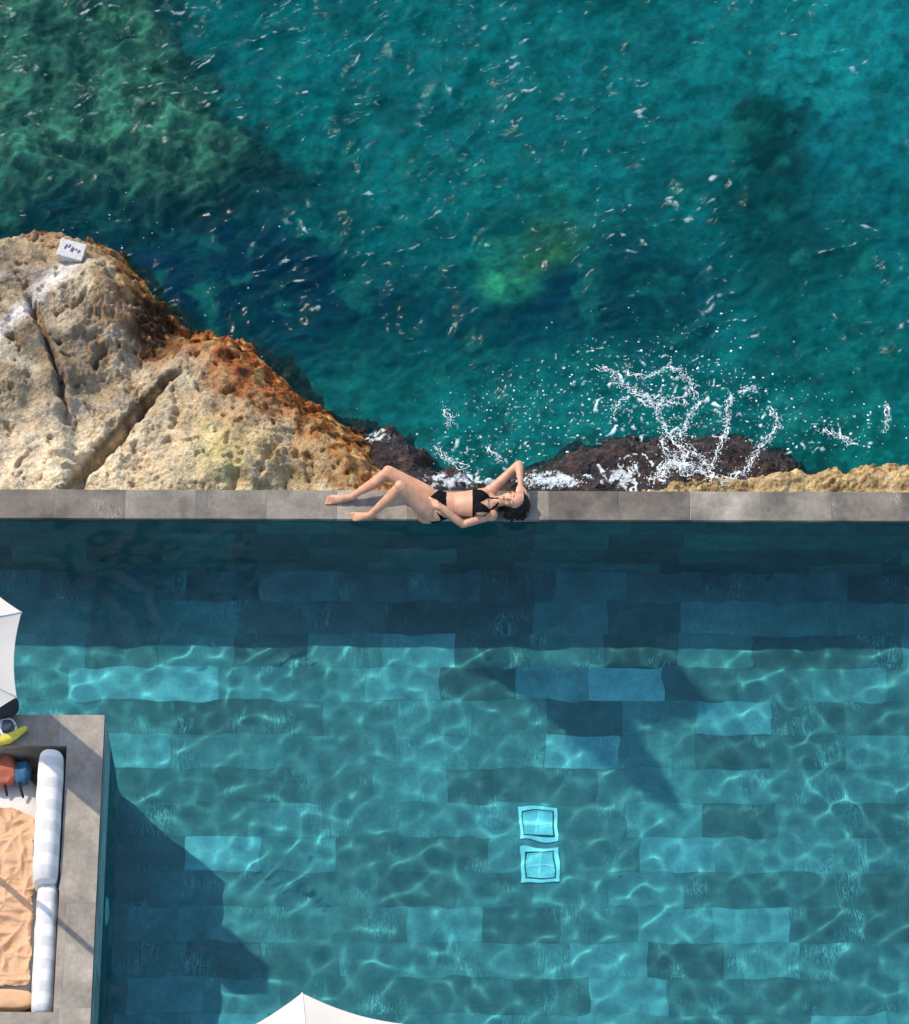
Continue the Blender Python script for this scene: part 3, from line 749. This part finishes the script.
rock('sea_rock', [(352, 470), (366, 440), (380, 432), (398, 438), (412, 450), (432, 471), (462, 476), (490, 490), (495, 505)],
     lambda X, Y: -1.15+0*X, .22, 'small dark rock at the waterline behind the legs of the woman', True, .16, 451, lambda px, py, X, Y, Z, sd: (dark_col(px, py, X, Y, Z, sd)[0], (.55+.7*fbm(X*13,Y*13,237,3))*(1.1*blob(px, py, 378, 436, 22, 10)+1.1*blob(px, py, 450, 480, 40, 12))))
def pale_col(px, py, X, Y, Z, sd):
    n2 = fbm(X*8, Y*8, 241, 4)
    col = np.ones(X.shape+(3,))*L3(190, 165, 120); col = mixc(col, ss(0, .4, n2)*.7, (222, 200, 155)); col = mixc(col, ss(0, .4, -n2)*.6, (130, 100, 62))
    col = mixc(col, ss(ZS+.25, ZS+.05, Z), (60, 46, 38)); return col, 0*X
rock('sea_rock', [(640, 503), (665, 495), (700, 491), (740, 487), (790, 478), (850, 479), (909, 474), (980, 473), (1060, 477)],
     lambda X, Y: -.95+0*X, .25, 'low pale beige rock strip along the coping at the right', False, .26, 501, pale_col)
# far off-frame stretches of shore that carry the wall foot
# white box on the boulder
def boulder_z(x, y):
    dg = bpy.context.evaluated_depsgraph_get(); dg.update()
    ok, loc, *_ = sc.ray_cast(dg, Vector((x, y, 3)), Vector((0, 0, -1))); return loc.z
zb = -1.0
for _ in range(6):
    p = P(71, 256, zb); zb = .5*zb+.5*boulder_z(p[0], p[1])
p = P(72, 256, zb)
M['boxw'] = simple('weathered_box', (.50, .48, .44), .7, 40, .3, .3); M['mark'] = simple('faded_mark', (.08, .09, .12), .8)
root = empty('weathered_box', (p[0], p[1], zb)); tag(root, 'weathered white box with dark marks standing on top of the boulder', 'box')
bx = MB(); bx.box(-.115, .115, -.08, .08, -.04, .13); o = bx.build('body', M['boxw'], bevel=.012); o.parent = root
bx = MB(); bx.box(-.12, .12, -.085, .085, .131, .15); o = bx.build('lid', M['boxw'], bevel=.008); o.parent = root
mk = MB()
for a, b, w, h in ((-.07, -.01, .02, .05), (-.04, .01, .018, .035), (-.012, -.02, .03, .045), (.03, .0, .015, .02), (.055, -.015, .02, .03)):
    mk.quad((a, b, .1515), (a+w, b-.006, .1515), (a+w+.01, b+h-.006, .1515), (a+.012, b+h, .1515))
o = mk.build('marking', M['mark']); o.parent = root
root.rotation_euler = (rad(6), rad(5), rad(-14))

# ------------------------------------------------------------------ spray: droplets and ropes of white water in the air
parts = []
V = []; Fc = []
ico = bpy.data.meshes.new('ico'); import bmesh
bm = bmesh.new(); bmesh.ops.create_icosphere(bm, subdivisions=1, radius=1); iv = np.array([v.co[:] for v in bm.verts]); fi = [tuple(v.index for v in f.verts) for f in bm.faces]; bm.free()
def drop(p, r, st=(1, 1, 1)):
    n = len(V)
    for q in iv: V.append(p+q*r*np.array(st)*(1+.25*random.uniform(-1, 1)))
    Fc.extend([tuple(i+n for i in f) for f in fi])
rr = random.Random(5)
for cx, cy, sx, sy, n, r in ((560, 405, 65, 24, 240, .008), (650, 320, 50, 22, 40, .007), (690, 400, 70, 40, 330, .011), (500, 455, 50, 18, 110, .009), (860, 425, 35, 25, 70, .010), (130, 230, 25, 20, 22, .008), (230, 315, 25, 30, 25, .007), (760, 430, 35, 25, 60, .010), (300, 250, 60, 40, 25, .006)):
    for i in range(n):
        z = ZS+.06+abs(rr.gauss(0, .12)); p = P(rr.gauss(cx, sx), rr.gauss(cy, sy), z)
        if p[1] < .25: continue
        drop(p, .72*r*rr.choice((.25, .3, .4, .5, .7, .9, 1.5)), (rr.uniform(.7, 1.5), rr.uniform(.6, 1.2), .8))
def rope(pts, n, w, jit):
    L = 0; path = []
    for i in range(len(pts)-1):
        a, b = pts[i], pts[i+1]; l = math.hypot(b[0]-a[0], b[1]-a[1]); k = max(3, int(l/1.6))
        for j in range(k):
            t = j/k; path.append((a[0]+(b[0]-a[0])*t, a[1]+(b[1]-a[1])*t))
    for rep in range(2):
        o1, o2 = rr.uniform(0, 50), rr.uniform(0, 50); st = []
        for i, (x, y) in enumerate(path):
            dx = float(perlin(np.array([i*.22+o1]), np.array([.3]), 7)[0])*jit*2.6; dy = float(perlin(np.array([i*.22+o2]), np.array([.7]), 8)[0])*jit*2.2
            wv = max(.0015, w*(-.22+2.3*abs(float(perlin(np.array([i*.47+o2]), np.array([.1]), 9)[0])))*(.95 if rep == 0 else .6)); dx += rr.gauss(0, .6); dy += rr.gauss(0, .5)
            zz = ZS+.10+.05*math.sin(i*.3)+.45*float(ss(430, 450, np.array(y))); st.append((P(x+dx, y+dy, zz), wv, wv*.7))
        v, f = ring_loft(st, 7); m_ = len(V); V.extend(v); Fc.extend([tuple(q+m_ for q in g_) for g_ in f])
    for i in range(int(len(path)*n*4)):
        x, y = rr.choice(path); drop(P(x+rr.gauss(0, 2.2), y+rr.gauss(0, 2.2), ZS+.1+.45*float(ss(430, 450, np.array(y)))), rr.uniform(.002, .006), (1.4, 1, .7))
    for i in range(int(len(path)*n*2.2)):
        x, y = rr.choice(path); drop(P(x+rr.gauss(0, 5), y+rr.gauss(0, 4), ZS+.08+abs(rr.gauss(0, .08))+.45*float(ss(430, 450, np.array(y)))), w*rr.uniform(.15, .6))
rope([(662, 398), (658, 412), (665, 430), (680, 446), (688, 470)], 1.0, .012, 1.6)
rope([(700, 402), (692, 412), (686, 425), (680, 440)], .9, .011, 1.4)
rope([(618, 372), (622, 385), (634, 392), (650, 397), (664, 396)], .9, .011, 1.8)
rope([(630, 374), (645, 377), (660, 372)], .7, .009, 2.0)
rope([(668, 366), (682, 372), (692, 384), (697, 398)], .8, .010, 1.8)
rope([(730, 396), (728, 412), (726, 432), (718, 452), (712, 462)], .8, .010, 1.4)
rope([(612, 412), (620, 402), (632, 396)], .6, .008, 1.8)
rope([(770, 408), (778, 420), (775, 432), (760, 446), (750, 462), (744, 472)], .8, .011, 2.0)
rope([(740, 392), (752, 386), (756, 394)], .8, .010, 1.6)
rope([(820, 430), (840, 436), (858, 446)], .6, .009, 2.2); rope([(885, 404), (890, 418), (884, 432)], .6, .009, 2)
rope([(445, 408), (450, 418), (448, 428)], .8, .009, 1.8)
rope([(436, 448), (450, 462), (470, 468)], .7, .009, 2.4); rope([(488, 446), (494, 456), (505, 462)], .6, .008, 2.0)
rope([(688, 470), (672, 462), (660, 470), (668, 480)], 1.0, .012, 3); rope([(684, 446), (700, 456), (712, 470), (716, 482)], .9, .011, 3); rope([(662, 440), (668, 455), (682, 466), (690, 478)], .9, .011, 3)
rope([(744, 472), (730, 476), (722, 484)], .9, .011, 2.5); rope([(640, 398), (650, 404), (668, 404), (684, 398)], .8, .009, 3); rope([(598, 366), (612, 372), (618, 384)], .6, .008, 3)
rope([(650, 480), (665, 470), (680, 462), (700, 470), (715, 480)], 1.0, .013, 2.6)
rope([(620, 484), (632, 470), (636, 462)], 1.1, .014, 2.6); rope([(530, 480), (555, 482), (580, 484)], 1.4, .014, 3)
o = mesh_obj('sea_spray', V, Fc, M['foam'], smooth=True); tag(o, 'white droplets and ropes of sea spray thrown up beside the coping', 'sea spray', kind='stuff')

# ------------------------------------------------------------------ the woman on the coping
def V3(*a): return np.array(a, float)
def unit(v): v = np.array(v, float); return v/np.linalg.norm(v)
J = dict(pel=P(432, 506, .10), waist=P(455, 504, .095), rib=P(468, 503.5, .11), chest=P(480, 503, .12), shl=P(490, 502.5, .115), neck=P(497, 502, .125),
         rsh=P(491, 490.5, .12), lsh=P(491, 515, .10), relb=P(519, 463.5, .21), rwr=P(520.5, 484.5, .215), lelb=P(463, 524.5, .055), lwr=P(439, 507, .205),
         rhip=P(432, 498.5, .11), lhip=P(430, 513, .11), rkn=P(388, 471.5, .26), rank=P(351, 497.5, .055), lkn=P(400, 486, .385), lank=P(370, 515.5, .06))
def lerp(a, b, t): return J[a]*(1-t)+J[b]*t if isinstance(a, str) else a*(1-t)+b*t
B = []
# torso
B.append(ring_loft([(P(424, 506.5, .10), .115, .075), (P(431, 506, .105), .152, .098), (P(438, 505.5, .105), .150, .095), (P(446, 505, .10), .122, .082), (J['waist'], .108, .078),
                    (J['rib'], .118, .088), (J['chest'], .135, .095), (P(487, 502.5, .12), .142, .082), (J['shl'], .115, .062), (P(495, 502, .125), .062, .05)], 28))
B.append(ring_loft([(P(492, 502, .12), .052, .05), (P(497, 501.5, .135), .045, .047), (P(503, 501, .14), .043, .046)], 18))
for a in ('rsh', 'lsh'): B.append(ellipsoid(J[a], np.eye(3), (.06, .055, .055)))
B.append(ellipsoid(P(481, 496.5, .185), np.eye(3), (.066, .060, .045))); B.append(ellipsoid(P(481, 509.5, .18), np.eye(3), (.066, .060, .045)))
B.append(ellipsoid(P(427, 514.5, .075), np.eye(3), (.10, .085, .075))); B.append(ellipsoid(P(428, 500, .07), np.eye(3), (.09, .08, .07)))
# legs
def leg(h, k, a):
    hp, kn, an = J[h], J[k], J[a]; d = unit(kn-hp); s = unit(an-kn)
    calf = unit(np.cross(np.cross(d, s), s)); calf = -calf if np.dot(calf, hp-kn) < 0 else calf
    B.append(ring_loft([(hp-d*.03, .075, .075), (hp+d*.05, .088, .086), (lerp(hp, kn, .3), .084, .082), (lerp(hp, kn, .6), .069, .068), (lerp(hp, kn, .85), .060, .059), (kn, .054, .055)], 22))
    B.append(ring_loft([(kn-d*.015, .050, .052), (lerp(kn, an, .12)+calf*.008, .049, .052), (lerp(kn, an, .33)+calf*.016, .052, .054), (lerp(kn, an, .55)+calf*.010, .044, .046), (lerp(kn, an, .8), .032, .034), (an, .031, .034)], 20))
    B.append(ellipsoid(kn+unit(d-s)*.002, np.eye(3), (.050, .050, .050)))
leg('rhip', 'rkn', 'rank'); leg('lhip', 'lkn', 'lank')
def foot(an, toe, up=(0, 0, 1), side=1):
    d = unit(toe-an); up = unit(up - np.dot(up, d)*d); s = unit(np.cross(up, d))
    L = np.linalg.norm(toe-an)
    heel = an - d*.035 - up*.028
    B.append(ring_loft([(heel, .024, .026), (an-up*.018, .031, .036), (an+d*L*.35-up*.008, .034, .029), (an+d*L*.62-up*.016, .040, .020), (an+d*L*.80-up*.022, .042, .015)], 18, up))
    for i, (o, l, r) in enumerate(((-.030, .05, .0125), (-.011, .046, .0090), (.005, .04, .0085), (.019, .033, .0080), (.031, .025, .0075))):
        a = an+d*L*.78+s*o*side-up*.022; B.append(capsule(a, a+d*l-up*.003, r*1.05, r, 8))
foot(J['rank'], P(326, 500.5, .045), (0, -.5, .8), -1)
foot(J['lank'], P(352, 516.5, .04), (.0, -.25, .9), 1)
# arms
def arm(s, e, w):
    a, b, c = J[s], J[e], J[w]
    B.append(ring_loft([(a, .045, .045), (lerp(a, b, .25), .043, .044), (lerp(a, b, .6), .037, .038), (b, .033, .034)], 18))
    B.append(ring_loft([(b-unit(c-b)*.01, .033, .033), (lerp(b, c, .22), .037, .036), (lerp(b, c, .6), .029, .028), (lerp(b, c, .9), .0225, .020), (c, .023, .019)], 18))
arm('rsh', 'relb', 'rwr'); arm('lsh', 'lelb', 'lwr')
def hand(w, fdir, palm_n, thumb_side, curl=.5):
    """palm plus five bent fingers; palm_n points out of the palm"""
    f = unit(fdir); nrm = unit(np.array(palm_n)-np.dot(palm_n, f)*f); s = unit(np.cross(nrm, f))*thumb_side
    B.append(ring_loft([(w, .022, .017), (w+f*.03, .032, .017), (w+f*.07, .039, .015), (w+f*.088, .037, .012)], 16, nrm))
    for o, l, r in ((.028, .068, .0085), (.0095, .076, .0088), (-.009, .070, .0084), (-.026, .056, .0075)):
        a = w+f*.082+s*o; c = curl; spread = s*o*.35
        b = a+(f*math.cos(c*.4)+nrm*math.sin(c*.4))*l*.45+spread*.4
        cc = b+(f*math.cos(c)+nrm*math.sin(c))*l*.32+spread*.25; d = cc+(f*math.cos(c*1.5)+nrm*math.sin(c*1.5))*l*.26
        B.append(ring_loft([(a, r*1.1, r*1.1), (b, r, r), (cc, r*.93, r*.93), (d, r*.8, r*.8)], 10, s))
    a = w+f*.028+s*.022; b = a+f*.030+s*.028+nrm*.008; c = b+f*.030+s*.010+nrm*.008
    B.append(ring_loft([(a, .013, .013), (b, .0105, .0105), (c, .0085, .0085)], 10, nrm))
hand(J['lwr'], P(427, 501, .195)-J['lwr'], (0, .15, -1), 1, .55)
# head frame: u crown, f face, s side
u = unit((.93, -.22, .20)); fdir = unit(np.array((-.18, -.30, .94)) - np.dot((-.18, -.30, .94), u)*u); s_ = np.cross(u, fdir)
HC = P(513, 500.5, .15)
def H(a, b, c): return HC + s_*a + fdir*b + u*c
ax = (s_, fdir, u)
hand(J['rwr'], H(.0, .075, .075)-J['rwr'], (-.1, -.5, -.85), -1, .5)
Hd = []
Hd.append(ellipsoid(H(0, -.012, .028), ax, (.073, .092, .082), 28, 20))
Hd.append(ellipsoid(H(0, .022, -.030), ax, (.059, .062, .078), 28, 20))
Hd.append(ellipsoid(H(0, .048, -.092), ax, (.026, .026, .022)))
for q in (-1, 1):
    Hd.append(ellipsoid(H(q*.036, .052, -.030), ax, (.022, .022, .022)))         # cheek
    Hd.append(ellipsoid(H(q*.028, .069, .018), ax, (.024, .010, .008)))          # brow
    Hd.append(ellipsoid(H(q*.027, .066, .003), ax, (.0135, .011, .0095)))        # lid
    Hd.append(ellipsoid(H(q*.072, -.008, -.010), ax, (.008, .018, .030)))        # ear
Hd.append(ring_loft([(H(0, .074, .010), .007, .007), (H(0, .086, -.012), .008, .009), (H(0, .098, -.030), .010, .010), (H(0, .086, -.037), .012, .008)], 12))
Hd.append(ellipsoid(H(.010, .084, -.034), ax, (.007, .007, .006))); Hd.append(ellipsoid(H(-.010, .084, -.034), ax, (.007, .007, .006)))
Hd.append(ellipsoid(H(0, .079, -.057), ax, (.021, .009, .006))); Hd.append(ellipsoid(H(0, .077, -.067), ax, (.018, .010, .007)))
Hd.append(ring_loft([(P(497, 501.5, .135), .043, .045), (H(0, -.012, -.09), .043, .045), (H(0, -.005, -.05), .05, .055)], 18))
B += Hd
body = remeshed(B, .0048, 5, .5)
M['skin'] = None
m = NT('skin'); n = m.noise(m.obj(), 18, 4); n2 = m.noise(m.obj(), 160, 3)
c_ = m.mix(m.rng(n, .3, .7), (.50, .23, .125), (.62, .34, .205)); m.fin(c_, .42, m.bump(n2, .08, .002), .45)
m.b.inputs['Subsurface Weight'].default_value = .12; m.b.inputs['Subsurface Radius'].default_value = (.02, .008, .004); m.b.inputs['Subsurface Scale'].default_value = .6
m.b.inputs['Roughness'].default_value = .5
M['skin'] = m.m; body.materials.append(M['skin'])
# settle on the coping: flatten what would sink into the stone
co = np.zeros(len(body.vertices)*3); body.vertices.foreach_get('co', co); co = co.reshape(-1, 3)
over = (co[:, 1] > yc0) & (co[:, 1] < yc1+.05)
co[over, 2] = np.where(co[over, 2] < .003, .003, co[over, 2])
body.vertices.foreach_set('co', co.ravel()); body.update()
woman = bpy.data.objects.new('person', body); COL.objects.link(woman)
tag(woman, 'woman in black bikini lying on the coping with bent knees, one arm behind her head', 'woman')
# clothing cut from the body surface and pushed outwards
nr = np.zeros(len(body.vertices)*3); body.vertices.foreach_get('normal', nr); nr = nr.reshape(-1, 3)
fcs = [tuple(p.vertices) for p in body.polygons]
def shell(name, sel, mat, off=.004):
    keep = [f for f in fcs if all(sel[i] for i in f)]
    ids = sorted({i for f in keep for i in f}); mp = {i: k for k, i in enumerate(ids)}
    v = co[ids] + nr[ids]*off
    o = mesh_obj(name, v, [tuple(mp[i] for i in f) for f in keep], mat, woman, smooth=True)
    sm = o.modifiers.new('sd', 'SOLIDIFY'); sm.thickness = off*1.3; sm.offset = -1
    return o
M['bikini'] = simple('black_bikini', (.005, .005, .006), .8, 120, .2, .2, .08)
bp_x, bp_y = proj(co[:, 0], co[:, 1], co[:, 2])
X_, Y_, Z_ = co.T
def xw(px): return P(px, 503, .15)[0]
cy = P(481, 503, .12)[1]
# bottoms: high-cut brief around the hips in body space
hx = J['pel'][0]; yy = Y_-J['pel'][1]
front = nr[:, 2] > .0
waistline = xw(446.5) - .25*0
legcut = hx - .05 + .85*np.abs(yy)**1.0*np.where(front, 1.0, .35)
dthigh = np.minimum(np.linalg.norm(co-lerp('rhip', 'rkn', .45), axis=1), np.linalg.norm(co-lerp('lhip', 'lkn', .45), axis=1))
armd = segdist(X_, Y_, [tuple(J['lelb'][:2]), tuple(J['lwr'][:2]), tuple(P(425, 500, .2)[:2])])
def sd3(pts):
    d = np.full(len(co), 9.0)
    for a, b in zip(pts[:-1], pts[1:]):
        t = np.clip(((co-a)@(b-a))/((b-a)@(b-a)), 0, 1); d = np.minimum(d, np.linalg.norm(co-a-t[:, None]*(b-a), axis=1))
    return d
notarm = (sd3([J['lelb'], J['lwr']]) > .045) & (sd3([J['lwr'], J['lwr']+unit(P(427, 501, .195)-J['lwr'])*.15]) > .046)
selb = (X_ < waistline) & (X_ > legcut) & (dthigh > .105) & notarm & (np.abs(yy) < .19)
shell('bikini_bottom', selb, M['bikini'])
# top: two triangles, a band under the bust and straps to the neck
def tri(cx, cyy, r):
    a = X_-cx; b = Y_-cyy
    return (a > -r*.85) & (a < r*1.25) & (np.abs(b) < (r*1.25-a)*.72)
t1 = P(481, 496.5, .2); t2 = P(481, 509.5, .2)
band = (np.abs(X_-xw(473.5)) < .010)
armd2 = segdist(X_, Y_, [tuple(J['lsh'][:2]), tuple(J['lelb'][:2])])
tors = (np.abs(Y_-cy) < .16) & ~((armd2 < .055) & (np.abs(Y_-J['lsh'][1]) < .12) & (Y_ < J['chest'][1]-.135))
st = segdist(X_, Y_, [tuple(t1[:2]+np.array([.06, 0])), tuple(P(498, 500, .15)[:2])]) < .008
st2 = segdist(X_, Y_, [tuple(t2[:2]+np.array([.06, 0])), tuple(P(498, 504, .15)[:2])]) < .008
selt = (tri(t1[0]-.004, t1[1], .070) | tri(t2[0]-.004, t2[1], .070) | st | st2) & (Z_ > .13) & tors | (band & tors)
shell('bikini_top', selt & (X_ > xw(466)) & (X_ < xw(500)), M['bikini'])
# face details
M['lash'] = simple('lash', (.03, .018, .014), .7); M['lips'] = simple('lips', (.42, .12, .10), .4)
for q in (-1, 1):
    v, f = ring_loft([(H(q*.017, .0745, .001), .0012, .0012), (H(q*.027, .0785, -.002), .0022, .002), (H(q*.037, .072, .001), .0012, .0012)], 8); mesh_obj('eye', v, f, M['lash'], woman, True)
    v, f = ring_loft([(H(q*.014, .077, .020), .002, .0018), (H(q*.027, .080, .024), .003, .002), (H(q*.042, .070, .020), .0015, .0015)], 8); mesh_obj('eyebrow', v, f, M['lash'], woman, True)
v, f = join([ellipsoid(H(0, .0835, -.0575), ax, (.019, .0075, .0048)), ellipsoid(H(0, .082, -.0665), ax, (.017, .008, .0058))]); mesh_obj('lips', v, f, M['lips'], woman, True)
# hair: scalp mass, locks falling over the coping towards the pool
hb = [ellipsoid(H(0, -.034, .045), ax, (.088, .088, .090), 28, 20)]
hb.append(ellipsoid(H(.055, -.035, -.01), ax, (.042, .06, .075))); hb.append(ellipsoid(H(-.05, -.04, -.0), ax, (.042, .055, .07)))
rh = random.Random(4)
tips = [(500, 512), (503, 517), (507, 520), (512, 521), (517, 521), (522, 520), (526, 517), (529, 512), (530, 506), (529, 500), (498, 509), (510, 518), (520, 517)]
for i, (tx, ty) in enumerate(tips):
    a = H(rh.uniform(-.03, .06), -.03, rh.uniform(.02, .09)); t = P(tx+rh.uniform(-1, 1), ty+rh.uniform(-1, 1), .022); mid = (a+t)/2+V3(0, 0, .035)
    hb.append(ring_loft([(a, .04, .035), (mid, .036, .026), (lerp(mid, t, .6), .026, .018), (t, .010, .008)], 12))
hm = remeshed(hb, .006, 3)
hc = np.zeros(len(hm.vertices)*3); hm.vertices.foreach_get('co', hc); hc = hc.reshape(-1, 3)
hc[:, 2] += .006*perlin(hc[:, 0]*60+hc[:, 1]*45, hc[:, 1]*25-hc[:, 0]*10, 601); 
hc[:, 2] = np.where((hc[:, 1] > yc0) & (hc[:, 2] < .003), .003, hc[:, 2])
hm.vertices.foreach_set('co', hc.ravel()); hm.update()
m = NT('hair'); n = m.noise(m.mapping(m.obj(), (30, 160, 30), rot=(0, 0, .7)), 1.5, 4); m.fin(m.mix(n, (.004, .003, .003), (.014, .009, .007)), .55, m.bump(n, .5, .01), .25); M['hair'] = m.m
hm.materials.append(M['hair']); hair = bpy.data.objects.new('hair', hm); COL.objects.link(hair); hair.parent = woman
strs = []
for i in range(60):
    tx, ty = tips[rh.randrange(len(tips))]
    a = H(rh.uniform(-.06, .07), -.02+rh.uniform(-.02, .02), rh.uniform(.05, .12)); t = P(tx+rh.uniform(-3, 3), ty+rh.uniform(-2, 2.5), .012+rh.uniform(0, .03)); mid = (a+t)/2+V3(rh.uniform(-.02, .02), rh.uniform(-.02, .02), .05)
    q = [(1-t_)**2*a+2*t_*(1-t_)*mid+t_*t_*t for t_ in np.linspace(0, 1, 7)]
    strs.append(ring_loft([(p, .0028*(1-.6*k/6), .0028*(1-.6*k/6)) for k, p in enumerate(q)], 6))
v, f = join(strs); mesh_obj('hair_strand', v, f, M['hair'], woman, True)

# ------------------------------------------------------------------ two added shadow casters just outside the frame
EL = rad(52); AZ = np.array([.75, -.66])/np.hypot(.75, .66)          # ground direction in which shadows fall
# unseen pillar added to throw a shadow band across the ledge corner
pp = P(48, 742, ZD); base = pp[:2]-AZ*1.05
pl = MB(); 
PILLAR = (base[0], base[1])
pl.box(PILLAR[0]-.14, PILLAR[0]+.14, PILLAR[1]-.14, PILLAR[1]+.14, ZF, ZD+2.6)
# unseen sheet added, outlined to throw a pointed shadow on the pool floor
tr = math.tan(math.asin(math.sin(math.pi/2-EL)/1.33)); ta = 1/math.tan(EL)
def src(px, py, H_):
    p = PW(px, py, ZW, ZF); s = p[:2] - AZ*((ZW-ZF)*tr) - AZ*((H_-ZW)*ta); return (s[0], s[1], H_)
HS = 6.6
sh = [(470, 668), (528, 701), (581, 749), (640, 790), (688, 822), (668, 778), (648, 748), (632, 720), (662, 724), (722, 708), (690, 676), (672, 662)]
sv = [src(a, b, HS+.15*math.sin(a*.02)) for a, b in sh]
shadow_sheet = mesh_obj('shadow_sheet', sv, [tuple(range(len(sv)))], M['canvas'])
shadow_sheet.modifiers.new('t', 'TRIANGULATE')
tag(shadow_sheet, 'cream sheet added outside the frame to throw a pointed shadow on the pool floor', 'shadow_sheet')
q0 = np.array(sv[0]); child(mesh_obj('sheet_cord', *tube([q0, q0+V3(-6, 9, -4), q0+V3(-14, 20, -11)], .002, 6), M['pole'], smooth=True), shadow_sheet)  # cord added along with the shadow-casting sheet
o = pl.build('shadow_pillar', M['ledge'], bevel=.01); tag(o, 'square stone pillar added outside the frame to throw a shadow band on the ledge', 'pillar')

# ------------------------------------------------------------------ light, sky, camera
L = bpy.data.lights.new('sun', 'SUN'); L.energy = 3.9; L.angle = rad(.5); L.color = (1, .90, .75); L.cycles.is_caustics_light = True
lo = bpy.data.objects.new('sun', L); COL.objects.link(lo)
ld = Vector((AZ[0]*math.cos(EL), AZ[1]*math.cos(EL), -math.sin(EL))); lo.rotation_euler = ld.to_track_quat('-Z', 'Y').to_euler(); lo.location = (-10, 10, 12)
W = bpy.data.worlds.new('World'); sc.world = W; W.use_nodes = True
sky = W.node_tree.nodes.new('ShaderNodeTexSky'); sky.sky_type = 'NISHITA'; sky.sun_disc = False; sky.sun_elevation = EL; sky.sun_rotation = math.atan2(-AZ[0], -AZ[1])
bg = W.node_tree.nodes['Background']; bg.inputs[1].default_value = .29; W.node_tree.links.new(sky.outputs[0], bg.inputs[0])
cd = bpy.data.cameras.new('camera'); cam = bpy.data.objects.new('camera', cd); COL.objects.link(cam)
cd.sensor_fit = 'HORIZONTAL'; cd.sensor_width = 36; cd.lens = FPX/909*36; cd.clip_end = 3000; cd.clip_start = .5
mt = Matrix([[CR[0], CU[0], -F[0], CAM[0]], [CR[1], CU[1], -F[1], CAM[1]], [CR[2], CU[2], -F[2], CAM[2]], [0, 0, 0, 1]]); cam.matrix_world = mt
sc.camera = cam
sc.cycles.use_denoising = True; sc.cycles.max_bounces = 12; sc.cycles.transparent_max_bounces = 12
sc.view_settings.view_transform = 'Standard'; sc.view_settings.look = 'None'; sc.view_settings.exposure = 0
